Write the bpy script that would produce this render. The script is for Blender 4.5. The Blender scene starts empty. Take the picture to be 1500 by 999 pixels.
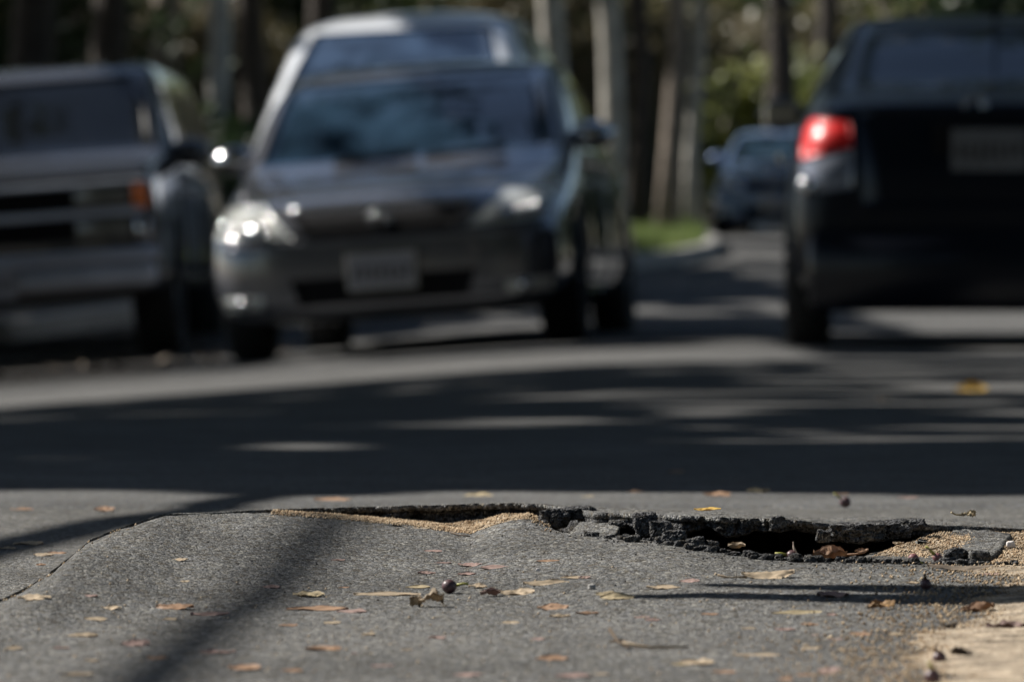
import bpy, math, random
import numpy as np
from mathutils import Vector, Matrix
from mathutils.bvhtree import BVHTree
R = math.radians
random.seed(7); rng = np.random.default_rng(7)
scene = bpy.context.scene
COL = scene.collection
# ------------------------------------------------------------------ camera
F = 8333.0; Y0 = 400.0; CH = 0.30            # focal length in photo pixels, horizon row, camera height
cam_d = bpy.data.cameras.new('camera'); cam = bpy.data.objects.new('camera', cam_d); COL.objects.link(cam)
cam.location = (0, 0, CH); cam.rotation_euler = (R(90), 0, 0)
cam_d.lens = 200; cam_d.sensor_width = 36; cam_d.sensor_fit = 'HORIZONTAL'
cam_d.shift_y = (Y0 - 499.5) / 1500.0
cam_d.clip_start = 0.1; cam_d.clip_end = 2000
cam_d.dof.use_dof = True; cam_d.dof.focus_distance = 5.62; cam_d.dof.aperture_fstop = 10.5
scene.camera = cam
# ------------------------------------------------------------------ light
SUN = Vector((-0.72, 0.30, 0.70)).normalized()
SX, SY = -0.72/0.70, 0.30/0.70
w = bpy.data.worlds.new('World'); scene.world = w; w.use_nodes = True
nt = w.node_tree; nt.nodes.clear()
sky = nt.nodes.new('ShaderNodeTexSky'); sky.sky_type = 'NISHITA'; sky.sun_disc = False
sky.sun_elevation = math.asin(SUN.z); sky.sun_rotation = math.atan2(SUN.x, SUN.y)
sky.air_density = 1.0; sky.dust_density = 0.6
bg = nt.nodes.new('ShaderNodeBackground'); bg.inputs[1].default_value = 0.055
wo = nt.nodes.new('ShaderNodeOutputWorld')
nt.links.new(sky.outputs[0], bg.inputs[0]); nt.links.new(bg.outputs[0], wo.inputs[0])
sd = bpy.data.lights.new('sun', 'SUN'); sd.energy = 5.0; sd.angle = R(0.53); sd.color = (1.0, 0.955, 0.89)
so = bpy.data.objects.new('sun', sd); COL.objects.link(so); so.location = (-20, 10, 20)
so.rotation_euler = SUN.to_track_quat('Z', 'Y').to_euler()
vs = scene.view_settings; vs.view_transform = 'Standard'; vs.look = 'None'; vs.gamma = 1; vs.exposure = 0.72
vs.use_curve_mapping = False
scene.cycles.max_bounces = 6; scene.cycles.transparent_max_bounces = 6

# ------------------------------------------------------------------ helpers
def smooth(t): t = np.clip(t, 0, 1); return t*t*(3-2*t)
def _h(ix, iy, iz, s):
    n = (ix.astype(np.int64)*374761393 + iy.astype(np.int64)*668265263 + iz.astype(np.int64)*2147483647 + s*974711) & 0xffffffff
    n = ((n ^ (n >> 13)) * 1274126177) & 0xffffffff
    n = ((n ^ (n >> 16)) * 2246822519) & 0xffffffff
    return ((n ^ (n >> 15)) & 0xffffff) / float(0xffffff)
def vn(x, y, z=0.0, s=0):
    x, y, z = np.broadcast_arrays(np.asarray(x, float), np.asarray(y, float), np.asarray(z, float))
    ix, iy, iz = np.floor(x), np.floor(y), np.floor(z)
    fx, fy, fz = x-ix, y-iy, z-iz
    fx, fy, fz = fx*fx*(3-2*fx), fy*fy*(3-2*fy), fz*fz*(3-2*fz)
    r = 0
    for a in (0, 1):
        for b in (0, 1):
            for c in (0, 1):
                r = r + _h(ix+a, iy+b, iz+c, s)*(fx if a else 1-fx)*(fy if b else 1-fy)*(fz if c else 1-fz)
    return r*2-1
def fbm(x, y, z=0.0, s=0, o=4, g=0.5):
    r = 0; a = 1; t = 0; k = 1.0
    for i in range(o):
        r = r + a*vn(x*k, y*k, np.asarray(z)*k, s+i*17); t += a; a *= g; k *= 2.03
    return r/t
def tag(o, label=None, cat=None, group=None, kind=None):
    if label: o['label'] = label
    if cat: o['category'] = cat
    if group: o['group'] = group
    if kind: o['kind'] = kind
    return o
def link(name, me, mat=None, parent=None, smoothf=False):
    o = bpy.data.objects.new(name, me); COL.objects.link(o)
    if mat is not None and len(me.materials) == 0: me.materials.append(mat)
    if smoothf and len(me.polygons): me.polygons.foreach_set('use_smooth', np.ones(len(me.polygons), bool))
    if parent is not None: o.parent = parent
    return o
def npmesh(name, V, Fc):
    V = np.asarray(V, np.float32); Fc = np.asarray(Fc, np.int32)
    me = bpy.data.meshes.new(name); k = Fc.shape[1]
    me.vertices.add(len(V)); me.vertices.foreach_set('co', V.ravel())
    me.loops.add(Fc.size); me.loops.foreach_set('vertex_index', Fc.ravel())
    me.polygons.add(len(Fc)); me.polygons.foreach_set('loop_start', np.arange(0, Fc.size, k, dtype=np.int32))
    me.update(calc_edges=True); me.validate()
    return me
def pymesh(name, V, Fc):
    me = bpy.data.meshes.new(name); me.from_pydata([tuple(v) for v in V], [], Fc); me.update(); return me
def gridfaces(nu, nv, flip=False):
    i, j = np.meshgrid(np.arange(nu-1), np.arange(nv-1), indexing='ij'); a = (i*nv+j).ravel()
    f = np.stack([a, a+nv, a+nv+1, a+1], 1)
    return f[:, ::-1] if flip else f
def empty(name, loc, rot=(0, 0, 0)):
    o = bpy.data.objects.new(name, None); COL.objects.link(o); o.location = loc; o.rotation_euler = rot
    o.empty_display_size = 0.05; return o
class MB:
    def __init__(s): s.v = []; s.f = []
    def add(s, V, Fc):
        b = len(s.v); s.v += [tuple(p) for p in V]; s.f += [tuple(i+b for i in f) for f in Fc]
    def box(s, x0, x1, y0, y1, z0, z1, bev=0):
        b = bev
        if b <= 0:
            V = [(x, y, z) for x in (x0, x1) for y in (y0, y1) for z in (z0, z1)]
            s.add(V, [(0, 1, 3, 2), (4, 6, 7, 5), (0, 4, 5, 1), (2, 3, 7, 6), (0, 2, 6, 4), (1, 5, 7, 3)]); return
        def ring(z, i):
            return [(x0+b, y0+i, z), (x1-b, y0+i, z), (x1-i, y0+b, z), (x1-i, y1-b, z), (x1-b, y1-i, z), (x0+b, y1-i, z), (x0+i, y1-b, z), (x0+i, y0+b, z)]
        def ins(z):
            return [(x0+b, y0+b, z), (x1-b, y0+b, z), (x1-b, y0+b, z), (x1-b, y1-b, z), (x1-b, y1-b, z), (x0+b, y1-b, z), (x0+b, y1-b, z), (x0+b, y0+b, z)]
        rs = [ins(z0), ring(z0+b, 0), ring(z1-b, 0), ins(z1)]
        V = sum(rs, []); Fc = []
        for k in range(3):
            for i in range(8): Fc.append((k*8+i, k*8+(i+1) % 8, k*8+8+(i+1) % 8, k*8+8+i))
        Fc.append(tuple(range(7, -1, -1))); Fc.append(tuple(range(24, 32))); s.add(V, Fc)
    def tube(s, pts, rad, n=8, cap=True):
        pts = [Vector(p) for p in pts]; m = len(pts)
        if not hasattr(rad, '__len__'): rad = [rad]*m
        up = Vector((0.13, 0.21, 1)).normalized(); V = []
        for i, p in enumerate(pts):
            t = (pts[min(i+1, m-1)]-pts[max(i-1, 0)]).normalized()
            a = t.cross(up)
            if a.length < 1e-3: a = t.cross(Vector((1, 0, 0)))
            a.normalize(); b = t.cross(a)
            for k in range(n):
                q = 2*math.pi*k/n; V.append(p+(a*math.cos(q)+b*math.sin(q))*rad[i])
        Fc = []
        for i in range(m-1):
            for k in range(n): Fc.append((i*n+k, i*n+(k+1) % n, (i+1)*n+(k+1) % n, (i+1)*n+k))
        if cap: Fc.append(tuple(range(n-1, -1, -1))); Fc.append(tuple(range((m-1)*n, m*n)))
        s.add(V, Fc)
    def lathe(s, prof, axis='x', n=28, c=(0, 0, 0)):   # prof: (along axis, radius)
        V = []; Fc = []; m = len(prof)
        for (a, r) in prof:
            for k in range(n):
                q = 2*math.pi*k/n; u, v = r*math.cos(q), r*math.sin(q)
                p = {'x': (a, u, v), 'y': (u, a, v), 'z': (u, v, a)}[axis]
                V.append((p[0]+c[0], p[1]+c[1], p[2]+c[2]))
        for i in range(m-1):
            for k in range(n): Fc.append((i*n+k, i*n+(k+1) % n, (i+1)*n+(k+1) % n, (i+1)*n+k))
        s.add(V, Fc)
    def build(s, name, mat, parent=None, sm=False):
        return link(name, pymesh(name, s.v, s.f), mat, parent, sm)

# ------------------------------------------------------------------ materials
def mat(name): 
    m = bpy.data.materials.new(name); m.use_nodes = True
    return m, m.node_tree, m.node_tree.nodes['Principled BSDF']
def P(name, col, rough=0.6, metal=0.0, coat=0.0, spec=0.5, noise=None, bump=None, coord='Object'):
    """plain principled with a procedural value variation (scale, amount) and optional bump (scale, strength)"""
    m, t, b = mat(name); N = t.nodes; L = t.links
    b.inputs['Roughness'].default_value = rough; b.inputs['Metallic'].default_value = metal
    b.inputs['Coat Weight'].default_value = coat; b.inputs['Coat Roughness'].default_value = 0.04
    b.inputs['Specular IOR Level'].default_value = spec
    tc = N.new('ShaderNodeTexCoord')
    sc, am = noise or (6.0, 0.12)
    n = N.new('ShaderNodeTexNoise'); n.inputs['Scale'].default_value = sc; n.inputs['Detail'].default_value = 5
    L.new(tc.outputs[coord], n.inputs['Vector'])
    mp = N.new('ShaderNodeMapRange'); mp.inputs[1].default_value = 0.3; mp.inputs[2].default_value = 0.7
    mp.inputs[3].default_value = 1-am; mp.inputs[4].default_value = 1+am
    L.new(n.outputs['Fac'], mp.inputs[0])
    mx = N.new('ShaderNodeMix'); mx.data_type = 'RGBA'; mx.blend_type = 'MULTIPLY'; mx.inputs[0].default_value = 1
    mx.inputs[6].default_value = (*col, 1); L.new(mp.outputs[0], mx.inputs[7]); L.new(mx.outputs[2], b.inputs['Base Color'])
    if bump:
        n2 = N.new('ShaderNodeTexNoise'); n2.inputs['Scale'].default_value = bump[0]; n2.inputs['Detail'].default_value = 6
        L.new(tc.outputs[coord], n2.inputs['Vector'])
        bp = N.new('ShaderNodeBump'); bp.inputs['Strength'].default_value = bump[1]; bp.inputs['Distance'].default_value = 1.0/bump[0]
        L.new(n2.outputs['Fac'], bp.inputs['Height']); L.new(bp.outputs[0], b.inputs['Normal'])
    return m
def asphalt(name, base=(0.135, 0.137, 0.14), contrast=1.0, bumps=1.0):
    m, t, b = mat(name); N = t.nodes; L = t.links
    tc = N.new('ShaderNodeTexCoord'); co = tc.outputs['Object']
    def noise(s, d=4):
        n = N.new('ShaderNodeTexNoise'); n.inputs['Scale'].default_value = s; n.inputs['Detail'].default_value = d
        n.inputs['Roughness'].default_value = 0.6; L.new(co, n.inputs['Vector']); return n.outputs['Fac']
    def rng_(src, a, bb, c, d):
        r = N.new('ShaderNodeMapRange'); r.inputs[1].default_value = a; r.inputs[2].default_value = bb
        r.inputs[3].default_value = c; r.inputs[4].default_value = d; L.new(src, r.inputs[0]); return r.outputs[0]
    def mul(a, c):
        r = N.new('ShaderNodeMath'); r.operation = 'MULTIPLY'; L.new(a, r.inputs[0]); L.new(c, r.inputs[1]); return r.outputs[0]
    v = N.new('ShaderNodeTexVoronoi'); v.inputs['Scale'].default_value = 460; L.new(co, v.inputs['Vector'])
    bw = N.new('ShaderNodeRGBToBW'); L.new(v.outputs['Color'], bw.inputs[0])
    v2 = N.new('ShaderNodeTexVoronoi'); v2.inputs['Scale'].default_value = 210; L.new(co, v2.inputs['Vector'])
    bw2 = N.new('ShaderNodeRGBToBW'); L.new(v2.outputs['Color'], bw2.inputs[0])
    g1 = rng_(bw.outputs[0], 0.1, 0.9, 1-0.55*contrast, 1+0.55*contrast)
    g2 = rng_(bw2.outputs[0], 0.15, 0.85, 1-0.35*contrast, 1+0.5*contrast)
    g3 = rng_(noise(4.5, 6), 0.3, 0.7, 0.74, 1.2)
    g4 = rng_(noise(38, 5), 0.3, 0.7, 0.85, 1.15)
    g5 = rng_(noise(0.8, 3), 0.3, 0.7, 0.9, 1.1)
    f = mul(mul(g1, g2), mul(mul(g3, g4), g5))
    # a tinted minority of stones
    cr = N.new('ShaderNodeValToRGB'); L.new(bw2.outputs[0], cr.inputs[0])
    e = cr.color_ramp.elements; e[0].position = 0.0; e[0].color = (*base, 1)
    e[1].position = 0.30; e[1].color = (*base, 1)
    for pos, c in ((0.27, (base[0]*1.25, base[1]*1.12, base[2]*0.92)), (0.62, (base[0]*0.97, base[1]*1.0, base[2]*1.04)), (0.8, (base[0]*1.1, base[1]*1.08, base[2]*1.0))):
        x = e.new(pos); x.color = (*c, 1)
    mx = N.new('ShaderNodeMix'); mx.data_type = 'RGBA'; mx.blend_type = 'MULTIPLY'; mx.inputs[0].default_value = 1
    L.new(cr.outputs[0], mx.inputs[6]); L.new(f, mx.inputs[7]); L.new(mx.outputs[2], b.inputs['Base Color'])
    b.inputs['Roughness'].default_value = 0.88; b.inputs['Specular IOR Level'].default_value = 0.15
    ad = N.new('ShaderNodeMath'); ad.operation = 'ADD'; _m = N.new('ShaderNodeMath'); _m.operation = 'ADD'; L.new(v.outputs['Distance'], _m.inputs[0]); L.new(v2.outputs['Distance'], _m.inputs[1]); L.new(_m.outputs[0], ad.inputs[0])
    L.new(rng_(noise(300, 3), 0, 1, 0, 0.9), ad.inputs[1])
    bp = N.new('ShaderNodeBump'); bp.invert = True; bp.inputs['Strength'].default_value = 0.75*bumps; bp.inputs['Distance'].default_value = 0.0017
    L.new(ad.outputs[0], bp.inputs['Height'])
    bp2 = N.new('ShaderNodeBump'); bp2.inputs['Strength'].default_value = 0.5*bumps; bp2.inputs['Distance'].default_value = 0.004
    L.new(noise(60, 4), bp2.inputs['Height']); L.new(bp.outputs[0], bp2.inputs['Normal']); L.new(bp2.outputs[0], b.inputs['Normal'])
    return m
def leafmat(name, col, col2, trans=0.35, rough=0.5):
    m, t, b = mat(name); N = t.nodes; L = t.links
    tc = N.new('ShaderNodeTexCoord'); n = N.new('ShaderNodeTexNoise'); n.inputs['Scale'].default_value = 1.3; n.inputs['Detail'].default_value = 8
    L.new(tc.outputs['Object'], n.inputs['Vector'])
    cr = N.new('ShaderNodeValToRGB'); cr.color_ramp.elements[0].position = 0.35; cr.color_ramp.elements[1].position = 0.65
    cr.color_ramp.elements[0].color = (*col, 1); cr.color_ramp.elements[1].color = (*col2, 1)
    L.new(n.outputs['Fac'], cr.inputs[0]); L.new(cr.outputs[0], b.inputs['Base Color']); b.inputs['Roughness'].default_value = rough
    tr = N.new('ShaderNodeBsdfTranslucent'); L.new(cr.outputs[0], tr.inputs['Color'])
    mx = N.new('ShaderNodeMixShader'); mx.inputs[0].default_value = trans
    L.new(b.outputs[0], mx.inputs[1]); L.new(tr.outputs[0], mx.inputs[2]); L.new(mx.outputs[0], N['Material Output'].inputs['Surface'])
    return m
def speckle(name, cols, scale, rough=0.9, bump=0.0):
    m, t, b = mat(name); N = t.nodes; L = t.links
    tc = N.new('ShaderNodeTexCoord'); v = N.new('ShaderNodeTexVoronoi'); v.inputs['Scale'].default_value = scale
    L.new(tc.outputs['Object'], v.inputs['Vector'])
    bw = N.new('ShaderNodeRGBToBW'); L.new(v.outputs['Color'], bw.inputs[0])
    cr = N.new('ShaderNodeValToRGB'); L.new(bw.outputs[0], cr.inputs[0]); e = cr.color_ramp.elements
    e[0].position = 0.15; e[0].color = (*cols[0], 1); e[1].position = 0.85; e[1].color = (*cols[-1], 1)
    for i, c in enumerate(cols[1:-1]): x = e.new(0.15+0.7*(i+1)/(len(cols)-1)); x.color = (*c, 1)
    nz_ = N.new('ShaderNodeTexNoise'); nz_.inputs['Scale'].default_value = 32; nz_.inputs['Detail'].default_value = 6; L.new(tc.outputs['Object'], nz_.inputs['Vector'])
    mr = N.new('ShaderNodeMapRange'); mr.inputs[1].default_value = .35; mr.inputs[2].default_value = .65; mr.inputs[3].default_value = .52; mr.inputs[4].default_value = 1.12; L.new(nz_.outputs['Fac'], mr.inputs[0])
    mm = N.new('ShaderNodeMix'); mm.data_type = 'RGBA'; mm.blend_type = 'MULTIPLY'; mm.inputs[0].default_value = 1; L.new(cr.outputs[0], mm.inputs[6]); L.new(mr.outputs[0], mm.inputs[7])
    L.new(mm.outputs[2], b.inputs['Base Color']); b.inputs['Roughness'].default_value = rough; b.inputs['Specular IOR Level'].default_value = 0.25
    if bump:
        bp = N.new('ShaderNodeBump'); bp.inputs['Strength'].default_value = bump; bp.inputs['Distance'].default_value = 0.6/scale
        L.new(bw.outputs[0], bp.inputs['Height']); L.new(bp.outputs[0], b.inputs['Normal'])
    return m
M = {}
M['asphalt'] = asphalt('weathered asphalt', (0.108, 0.106, 0.102), 1.25, 1.3)
M['asphalt_road'] = asphalt('road asphalt', (0.098, 0.098, 0.098), 0.9, 0.9)
M['asphalt_raw'] = asphalt('broken asphalt', (0.062, 0.061, 0.061), 1.5, 1.8)
M['soil_shade'] = P('dark soil', (0.03, 0.024, 0.018), 0.95, noise=(40, .4), bump=(120, 0.6))  # dark earth colour doubling as shade in the hole and under the truck
M['dirt'] = P('dirt ground', (0.13, 0.105, 0.075), 0.95, noise=(3, .35), bump=(30, 0.4))
M['sand'] = speckle('sand', [(0.16, 0.12, 0.08), (0.38, 0.30, 0.21), (0.50, 0.42, 0.32), (0.30, 0.24, 0.17)], 420, bump=0.8)
M['grain'] = speckle('sand grains', [(0.20, 0.12, 0.06), (0.42, 0.30, 0.18), (0.56, 0.45, 0.31), (0.34, 0.24, 0.15)], 350)
M['verge'] = P('verge soil', (0.05, 0.042, 0.032), 0.95, noise=(3, .35), bump=(30, 0.4))  # dirt darkened so the shaded ground behind the truck reads dark
M['kerb'] = P('kerb concrete', (0.30, 0.29, 0.27), 0.9, noise=(14, .2), bump=(90, .3))
M['bark_dark'] = P('dark bark', (0.055, 0.045, 0.038), 0.95, noise=(9, .4), bump=(14, 0.8))
M['bark_pale'] = P('pale bark', (0.40, 0.38, 0.34), 0.9, noise=(5, .3), bump=(14, 0.5))
M['bark_brown'] = P('brown bark', (0.24, 0.20, 0.165), 0.92, noise=(7, .35), bump=(14, 0.7))
M['leaf_dark'] = leafmat('dark foliage', (0.022, 0.042, 0.014), (0.05, 0.075, 0.022), 0.25)
M['leaf_mid'] = leafmat('mid foliage', (0.07, 0.105, 0.03), (0.14, 0.16, 0.05), 0.4)
M['leaf_bright'] = leafmat('bright foliage', (0.16, 0.21, 0.05), (0.30, 0.30, 0.09), 0.5)
M['leaf_brown'] = leafmat('olive brown foliage', (0.09, 0.085, 0.045), (0.19, 0.16, 0.09), 0.35)
M['grass'] = leafmat('grass blades', (0.10, 0.16, 0.04), (0.24, 0.29, 0.10), 0.5)

# ------------------------------------------------------------------ terrain
def G(x, y):
    x = np.asarray(x, float); y = np.asarray(y, float)
    r = smooth((y-9)/13.0)
    sp = np.log1p(np.exp(np.clip((0.35-x)*4, -30, 30)))/4
    sp = np.minimum(sp, 4.6)
    fade = 1-0.85*smooth((y-42)/20)
    z = -0.03*r - 0.075*r*sp*fade
    t = np.maximum(y-29, 0); z = z + 0.0178*t*smooth(t/8)
    z = z - 0.0*x
    return np.where(y > 120, 0.0178*91 - 0.03 + (y-120)*0.004, z)
PAT_X, PAT_Y0, PAT_Y1 = 1.9, 2.6, 7.35
def table(rows):
    px, Y, py = np.array(rows, float).T
    x = (px-750)*Y/F; z = CH-(py-Y0)*Y/F
    return x, Y, z
LIP = table([(-900, 4.6, 950), (-500, 4.75, 926), (-200, 4.9, 910), (0, 5.15, 881), (30, 5.22, 869), (80, 5.35, 839), (130, 5.5, 796), (180, 5.62, 775), (240, 5.75, 756),
             (300, 5.85, 752), (400, 5.93, 749), (430, 5.94, 751), (500, 5.94, 756), (600, 5.92, 766), (690, 5.88, 778), (725, 5.88, 766), (765, 5.88, 759), (800, 5.80, 772), (850, 5.72, 783),
             (950, 5.65, 790), (1000, 5.58, 800), (1100, 5.5, 815), (1180, 5.45, 823), (1250, 5.44, 824), (1350, 5.43, 826), (1480, 5.42, 828), (1700, 5.4, 835), (2000, 5.42, 838), (2600, 5.5, 847)])
FLIP = table([(-900, 4.64, 948), (-500, 4.78, 924), (-200, 4.93, 908), (0, 5.17, 878), (30, 5.235, 863), (80, 5.365, 832), (130, 5.515, 789), (180, 5.63, 771), (240, 5.765, 753),
              (300, 5.87, 751.5), (400, 5.96, 745.5), (500, 5.99, 743), (600, 6.0, 740), (700, 6.0, 737.5), (750, 6.0, 736), (800, 5.98, 738), (850, 5.9, 745), (870, 5.83, 750),
              (950, 5.76, 752), (1000, 5.72, 755), (1060, 5.70, 757), (1150, 5.68, 761), (1220, 5.68, 767), (1300, 5.72, 765), (1370, 5.76, 768), (1450, 5.80, 771), (1500, 5.82, 774), (1700, 5.7, 787), (2000, 5.44, 836), (2600, 5.51, 846)])
def lip(x):
    return np.interp(x, LIP[0], LIP[1]), np.interp(x, LIP[0], LIP[2])
def flip_(x):
    return np.interp(x, FLIP[0], FLIP[1]), np.interp(x, FLIP[0], FLIP[2])
def jag(x, s, a):
    return a*(fbm(x*28, 0*x+3.3, 0, s, 5, 0.62))
def crackj(x):
    return 0.06*fbm(x*70, 0*x+1.3, 0, 131, 4)*smooth((-0.36-x)/0.03)*smooth((x+0.6)/.1)
def edgefade(x, y):
    """1 inside the modelled patch, 0 at its borders"""
    return smooth((PAT_X-np.abs(x))/0.6)*smooth((y-PAT_Y0)/0.6)*smooth((PAT_Y1-y)/0.5)
def nearz(x, y):
    yl, zl = lip(x)
    t = (y-(yl-1.0))/1.0
    s = smooth(t)*0.55+np.clip(t, 0, 1)**2*0.45
    z = zl*s
    # wrinkled bulge in front of the broken edge
    bx, by = x-(-0.005), y-5.83
    z = z + 0.0035*np.exp(-(bx/0.045)**2-(by/0.05)**2)*(1+1.2*fbm(x*45, y*30, 0, 5, 3))
    z = z + 0.0022*fbm(x*2.2, y*2.2, 0, 9, 3) + 0.0008*fbm(x*30, y*30, 0, 3, 3) + 0.00045*fbm(x*190, y*120, 0, 4, 2)
    return z
def farz(x, y):
    yf, zf = flip_(x)
    px = 750+x*F/yf
    flat = 0.22*smooth((px-820)/60.)+0.03
    d = y-yf
    drop = smooth((d-flat*0.6)/(0.85-0.35*smooth((240-px)/200.)))
    z = zf*(1-drop) - 0.012*np.clip(d, 0, 0.25)*(1-drop) - 0.02*smooth((840-px)/60.)*np.clip(d, 0, 0.3)*(1-drop)
    z = z + 0.0016*fbm(x*2.2, y*2.2, 0, 19, 3)+0.0008*fbm(x*30, y*30, 0, 13, 3) + 0.0005*fbm(x*190, y*120, 0, 14, 2)
    return z
# near asphalt sheet
xs = np.concatenate([np.linspace(-PAT_X, -0.66, 130)[:-1], np.arange(-0.66, 0.66, 0.0022), np.linspace(0.66, PAT_X, 130)])
v = np.concatenate([np.linspace(0, 0.75, 110)[:-1], np.linspace(0.75, 1, 170)])
X = np.repeat(xs[:, None], len(v), 1)
yl, zl = lip(xs); yl = yl + jag(xs, 31, 0.02)*smooth((xs+0.72)/0.1)+crackj(xs)
Yg = PAT_Y0 + (yl[:, None]-PAT_Y0)*v[None, :]
e = edgefade(X, Yg)
Zg = nearz(X, Yg)*e - 0.004*(1-e)
# pale frayed lip rounding then a skirt going down
X = np.hstack([X, xs[:, None], xs[:, None]+0.002*fbm(xs*60, 0, 0, 8)[:, None], xs[:, None]]); Yg = np.hstack([Yg, yl[:, None]+0.002, yl[:, None]+0.004, yl[:, None]+0.002])
Zg = np.hstack([Zg, Zg[:, -1:]-0.004, Zg[:, -1:]-0.018, Zg[:, -1:]*0-0.07])
near = link('asphalt_slab_near', npmesh('near', np.stack([X, Yg, Zg], -1).reshape(-1, 3), gridfaces(*X.shape)), M['asphalt'], None, True)
near.name = 'road_surface'; tag(near, kind='structure')
# far raised slab, same street
v = np.concatenate([np.linspace(0, 0.25, 90)[:-1], np.linspace(0.25, 1, 90)])
X = np.repeat(xs[:, None], len(v), 1)
wl = smooth((-0.30-xs)/0.05)
yf, zf = flip_(xs); jf = jag(xs, 57, 0.022)*smooth((xs+0.75)/0.25)*(1-wl)+wl*(jag(xs, 31, 0.02)*smooth((xs+0.72)/0.1)+crackj(xs)); yf = yf + jf
yf = yf + np.interp(xs, [-.62, -.50, -.455, -.41, -.385, -.345, -.30], [0, .02, .085, .085, .045, .014, 0])*(0.75+0.6*fbm(xs*60, 0*xs, 0, 71, 3))
Yg = yf[:, None] + (PAT_Y1-yf[:, None])*v[None, :]
e = edgefade(X, Yg)
Zg = farz(X, Yg)*e - 0.004*(1-e)
Zlip = Zg[:, :1]
skx = xs[:, None]
_wl = smooth((-0.27-xs)/0.02)[:, None]
X = np.hstack([skx, skx, X]); Yg = np.hstack([yf[:, None]+0.012*_wl+0.5*(1-_wl), yf[:, None]+0.0015, Yg]); Zg = np.hstack([-0.05*_wl+(Zlip-0.03)*(1-_wl), Zlip-0.006, Zg])
far = link('road_surface', npmesh('far', np.stack([X, Yg, Zg], -1).reshape(-1, 3), gridfaces(*X.shape)), M['asphalt'], None, True)
tag(far, kind='structure')
# broken face under the raised lip
fx = np.arange(-0.40, 0.62, 0.0016); yy, zz = flip_(fx); yy = yy+jag(fx, 57, 0.022)*smooth((fx+0.75)/0.25)
pxf = 750+fx*F/yy
thick = (1+0.7*fbm(fx*45, 0*fx, 2.2, 91, 4))*np.interp(pxf, [240, 420, 500, 700, 800, 900, 1000, 1200, 1330, 1420, 1550], [0.004, 0.006, 0.012, 0.02, 0.03, 0.012, 0.018, 0.012, 0.012, 0.006, 0.004])
rec = np.interp(pxf, [240, 430, 700, 775, 790, 860, 885, 925, 945, 1000, 1030, 1200, 1240, 1400, 1500], [0, 0, 0.0, 0.015, 0.06, 0.0, 0.2, 0.2, 0.02, 0.03, 0.34, 0.36, 0.16, 0.02, 0.0])
J = 46; dd = np.linspace(0, 1, J)**1.15*0.085
D = np.repeat(dd[None, :], len(fx), 0); FX = np.repeat(fx[:, None], J, 1)
back = rec[:, None]*smooth((D-thick[:, None])/0.012)+0.004
rough = smooth(D/0.004)
nz = fbm(FX*40, D*95, 0.3, 77, 5, 0.6); nr = 1-np.abs(fbm(FX*110, D*150, 1.7, 78, 3))*2
amp = np.interp(pxf, [240, 420, 520, 800, 1300, 1450], [0.001, 0.002, 0.010, 0.014, 0.010, 0.003])[:, None]
YY = yy[:, None]+0.0015+back-rough*amp*(nz*1.3+0.25*nr-0.1)
ZZ = zz[:, None]-D - 0.0005 + rough*amp*0.5*fbm(FX*50, D*50, 5.5, 80, 3)
XX = FX + rough*amp*0.4*fbm(FX*60, D*60, 9.5, 81, 3)
face = link('broken_edge', npmesh('broken', np.stack([XX, YY, ZZ], -1).reshape(-1, 3), gridfaces(*XX.shape, flip=True)), M['asphalt_raw'], None, False)
tag(face, kind='structure')
face.data.materials.append(M['soil_shade'])
_mi = ((D > thick[:, None]*1.5+0.006) & (rec[:, None] > 0.03))[:-1, :-1]  # deep recess faces coloured dark to read as shade
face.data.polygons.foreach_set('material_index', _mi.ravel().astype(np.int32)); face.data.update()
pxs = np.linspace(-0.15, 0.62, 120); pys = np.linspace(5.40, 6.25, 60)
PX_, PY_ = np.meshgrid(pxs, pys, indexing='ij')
tag(link('hole_shade_bed', npmesh('soil_shade', np.stack([PX_, PY_, -0.028+0.006*fbm(PX_*20, PY_*20, 0, 92, 4)], -1).reshape(-1, 3), gridfaces(*PX_.shape)), M['soil_shade'], None, True), kind='structure')  # dark sheet added on the hole floor to deepen its shade
# underlying terrain and street
def sheet(name, xs, ys, fz, m, kind='structure'):
    X, Yv = np.meshgrid(xs, ys, indexing='ij')
    return tag(link(name, npmesh(name, np.stack([X, Yv, fz(X, Yv)], -1).reshape(-1, 3), gridfaces(*X.shape)), m, None, True), kind=kind)
KY = np.array([-60, 0, 20, 32, 40, 48, 52, 56, 60, 65, 75, 100, 140, 200]); KX = np.array([-5.6, -5.2, -4.9, -4.5, -2.6, 0.9, 1.6, 1.98, 2.2, 2.35, 2.45, 6.5, 20, 50.])
def kerbx(y): return np.interp(y, KY, KX)
def roadz(X, Yv):
    ins = smooth((PAT_X-0.02-np.abs(X))/0.12)*smooth((Yv-PAT_Y0-0.02)/0.12)*smooth((PAT_Y1-0.02-Yv)/0.12)
    return G(X, Yv)-0.075*ins
ys = np.concatenate([np.arange(-60, 2, 4.), np.arange(2, 8, 0.1), np.arange(8, 60, 0.5), np.arange(60, 220, 4.)])
u = np.linspace(0, 1, 2); tt = np.concatenate([np.linspace(0, 0.25, 8)[:-1], np.linspace(0.25, 0.62, 90)[:-1], np.linspace(0.62, 1, 8)])
Yv = np.repeat(ys[None, :], len(tt), 0); KXv = kerbx(ys)[None, :]; wd = 11.5 + 0*KXv
X = KXv+tt[:, None]*wd
road = tag(link('road', npmesh('road', np.stack([X, Yv, roadz(X, Yv)], -1).reshape(-1, 3), gridfaces(*X.shape)), M['asphalt_road'], None, True), kind='structure')
gx = np.concatenate([[-400, -200, -100, -60], np.arange(-40, 42, 2.), [60, 100, 200, 400]]); gy = np.concatenate([[-200, -100, -60], np.arange(-40, 130, 3.), [160, 220, 320, 500, 900]])
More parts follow.
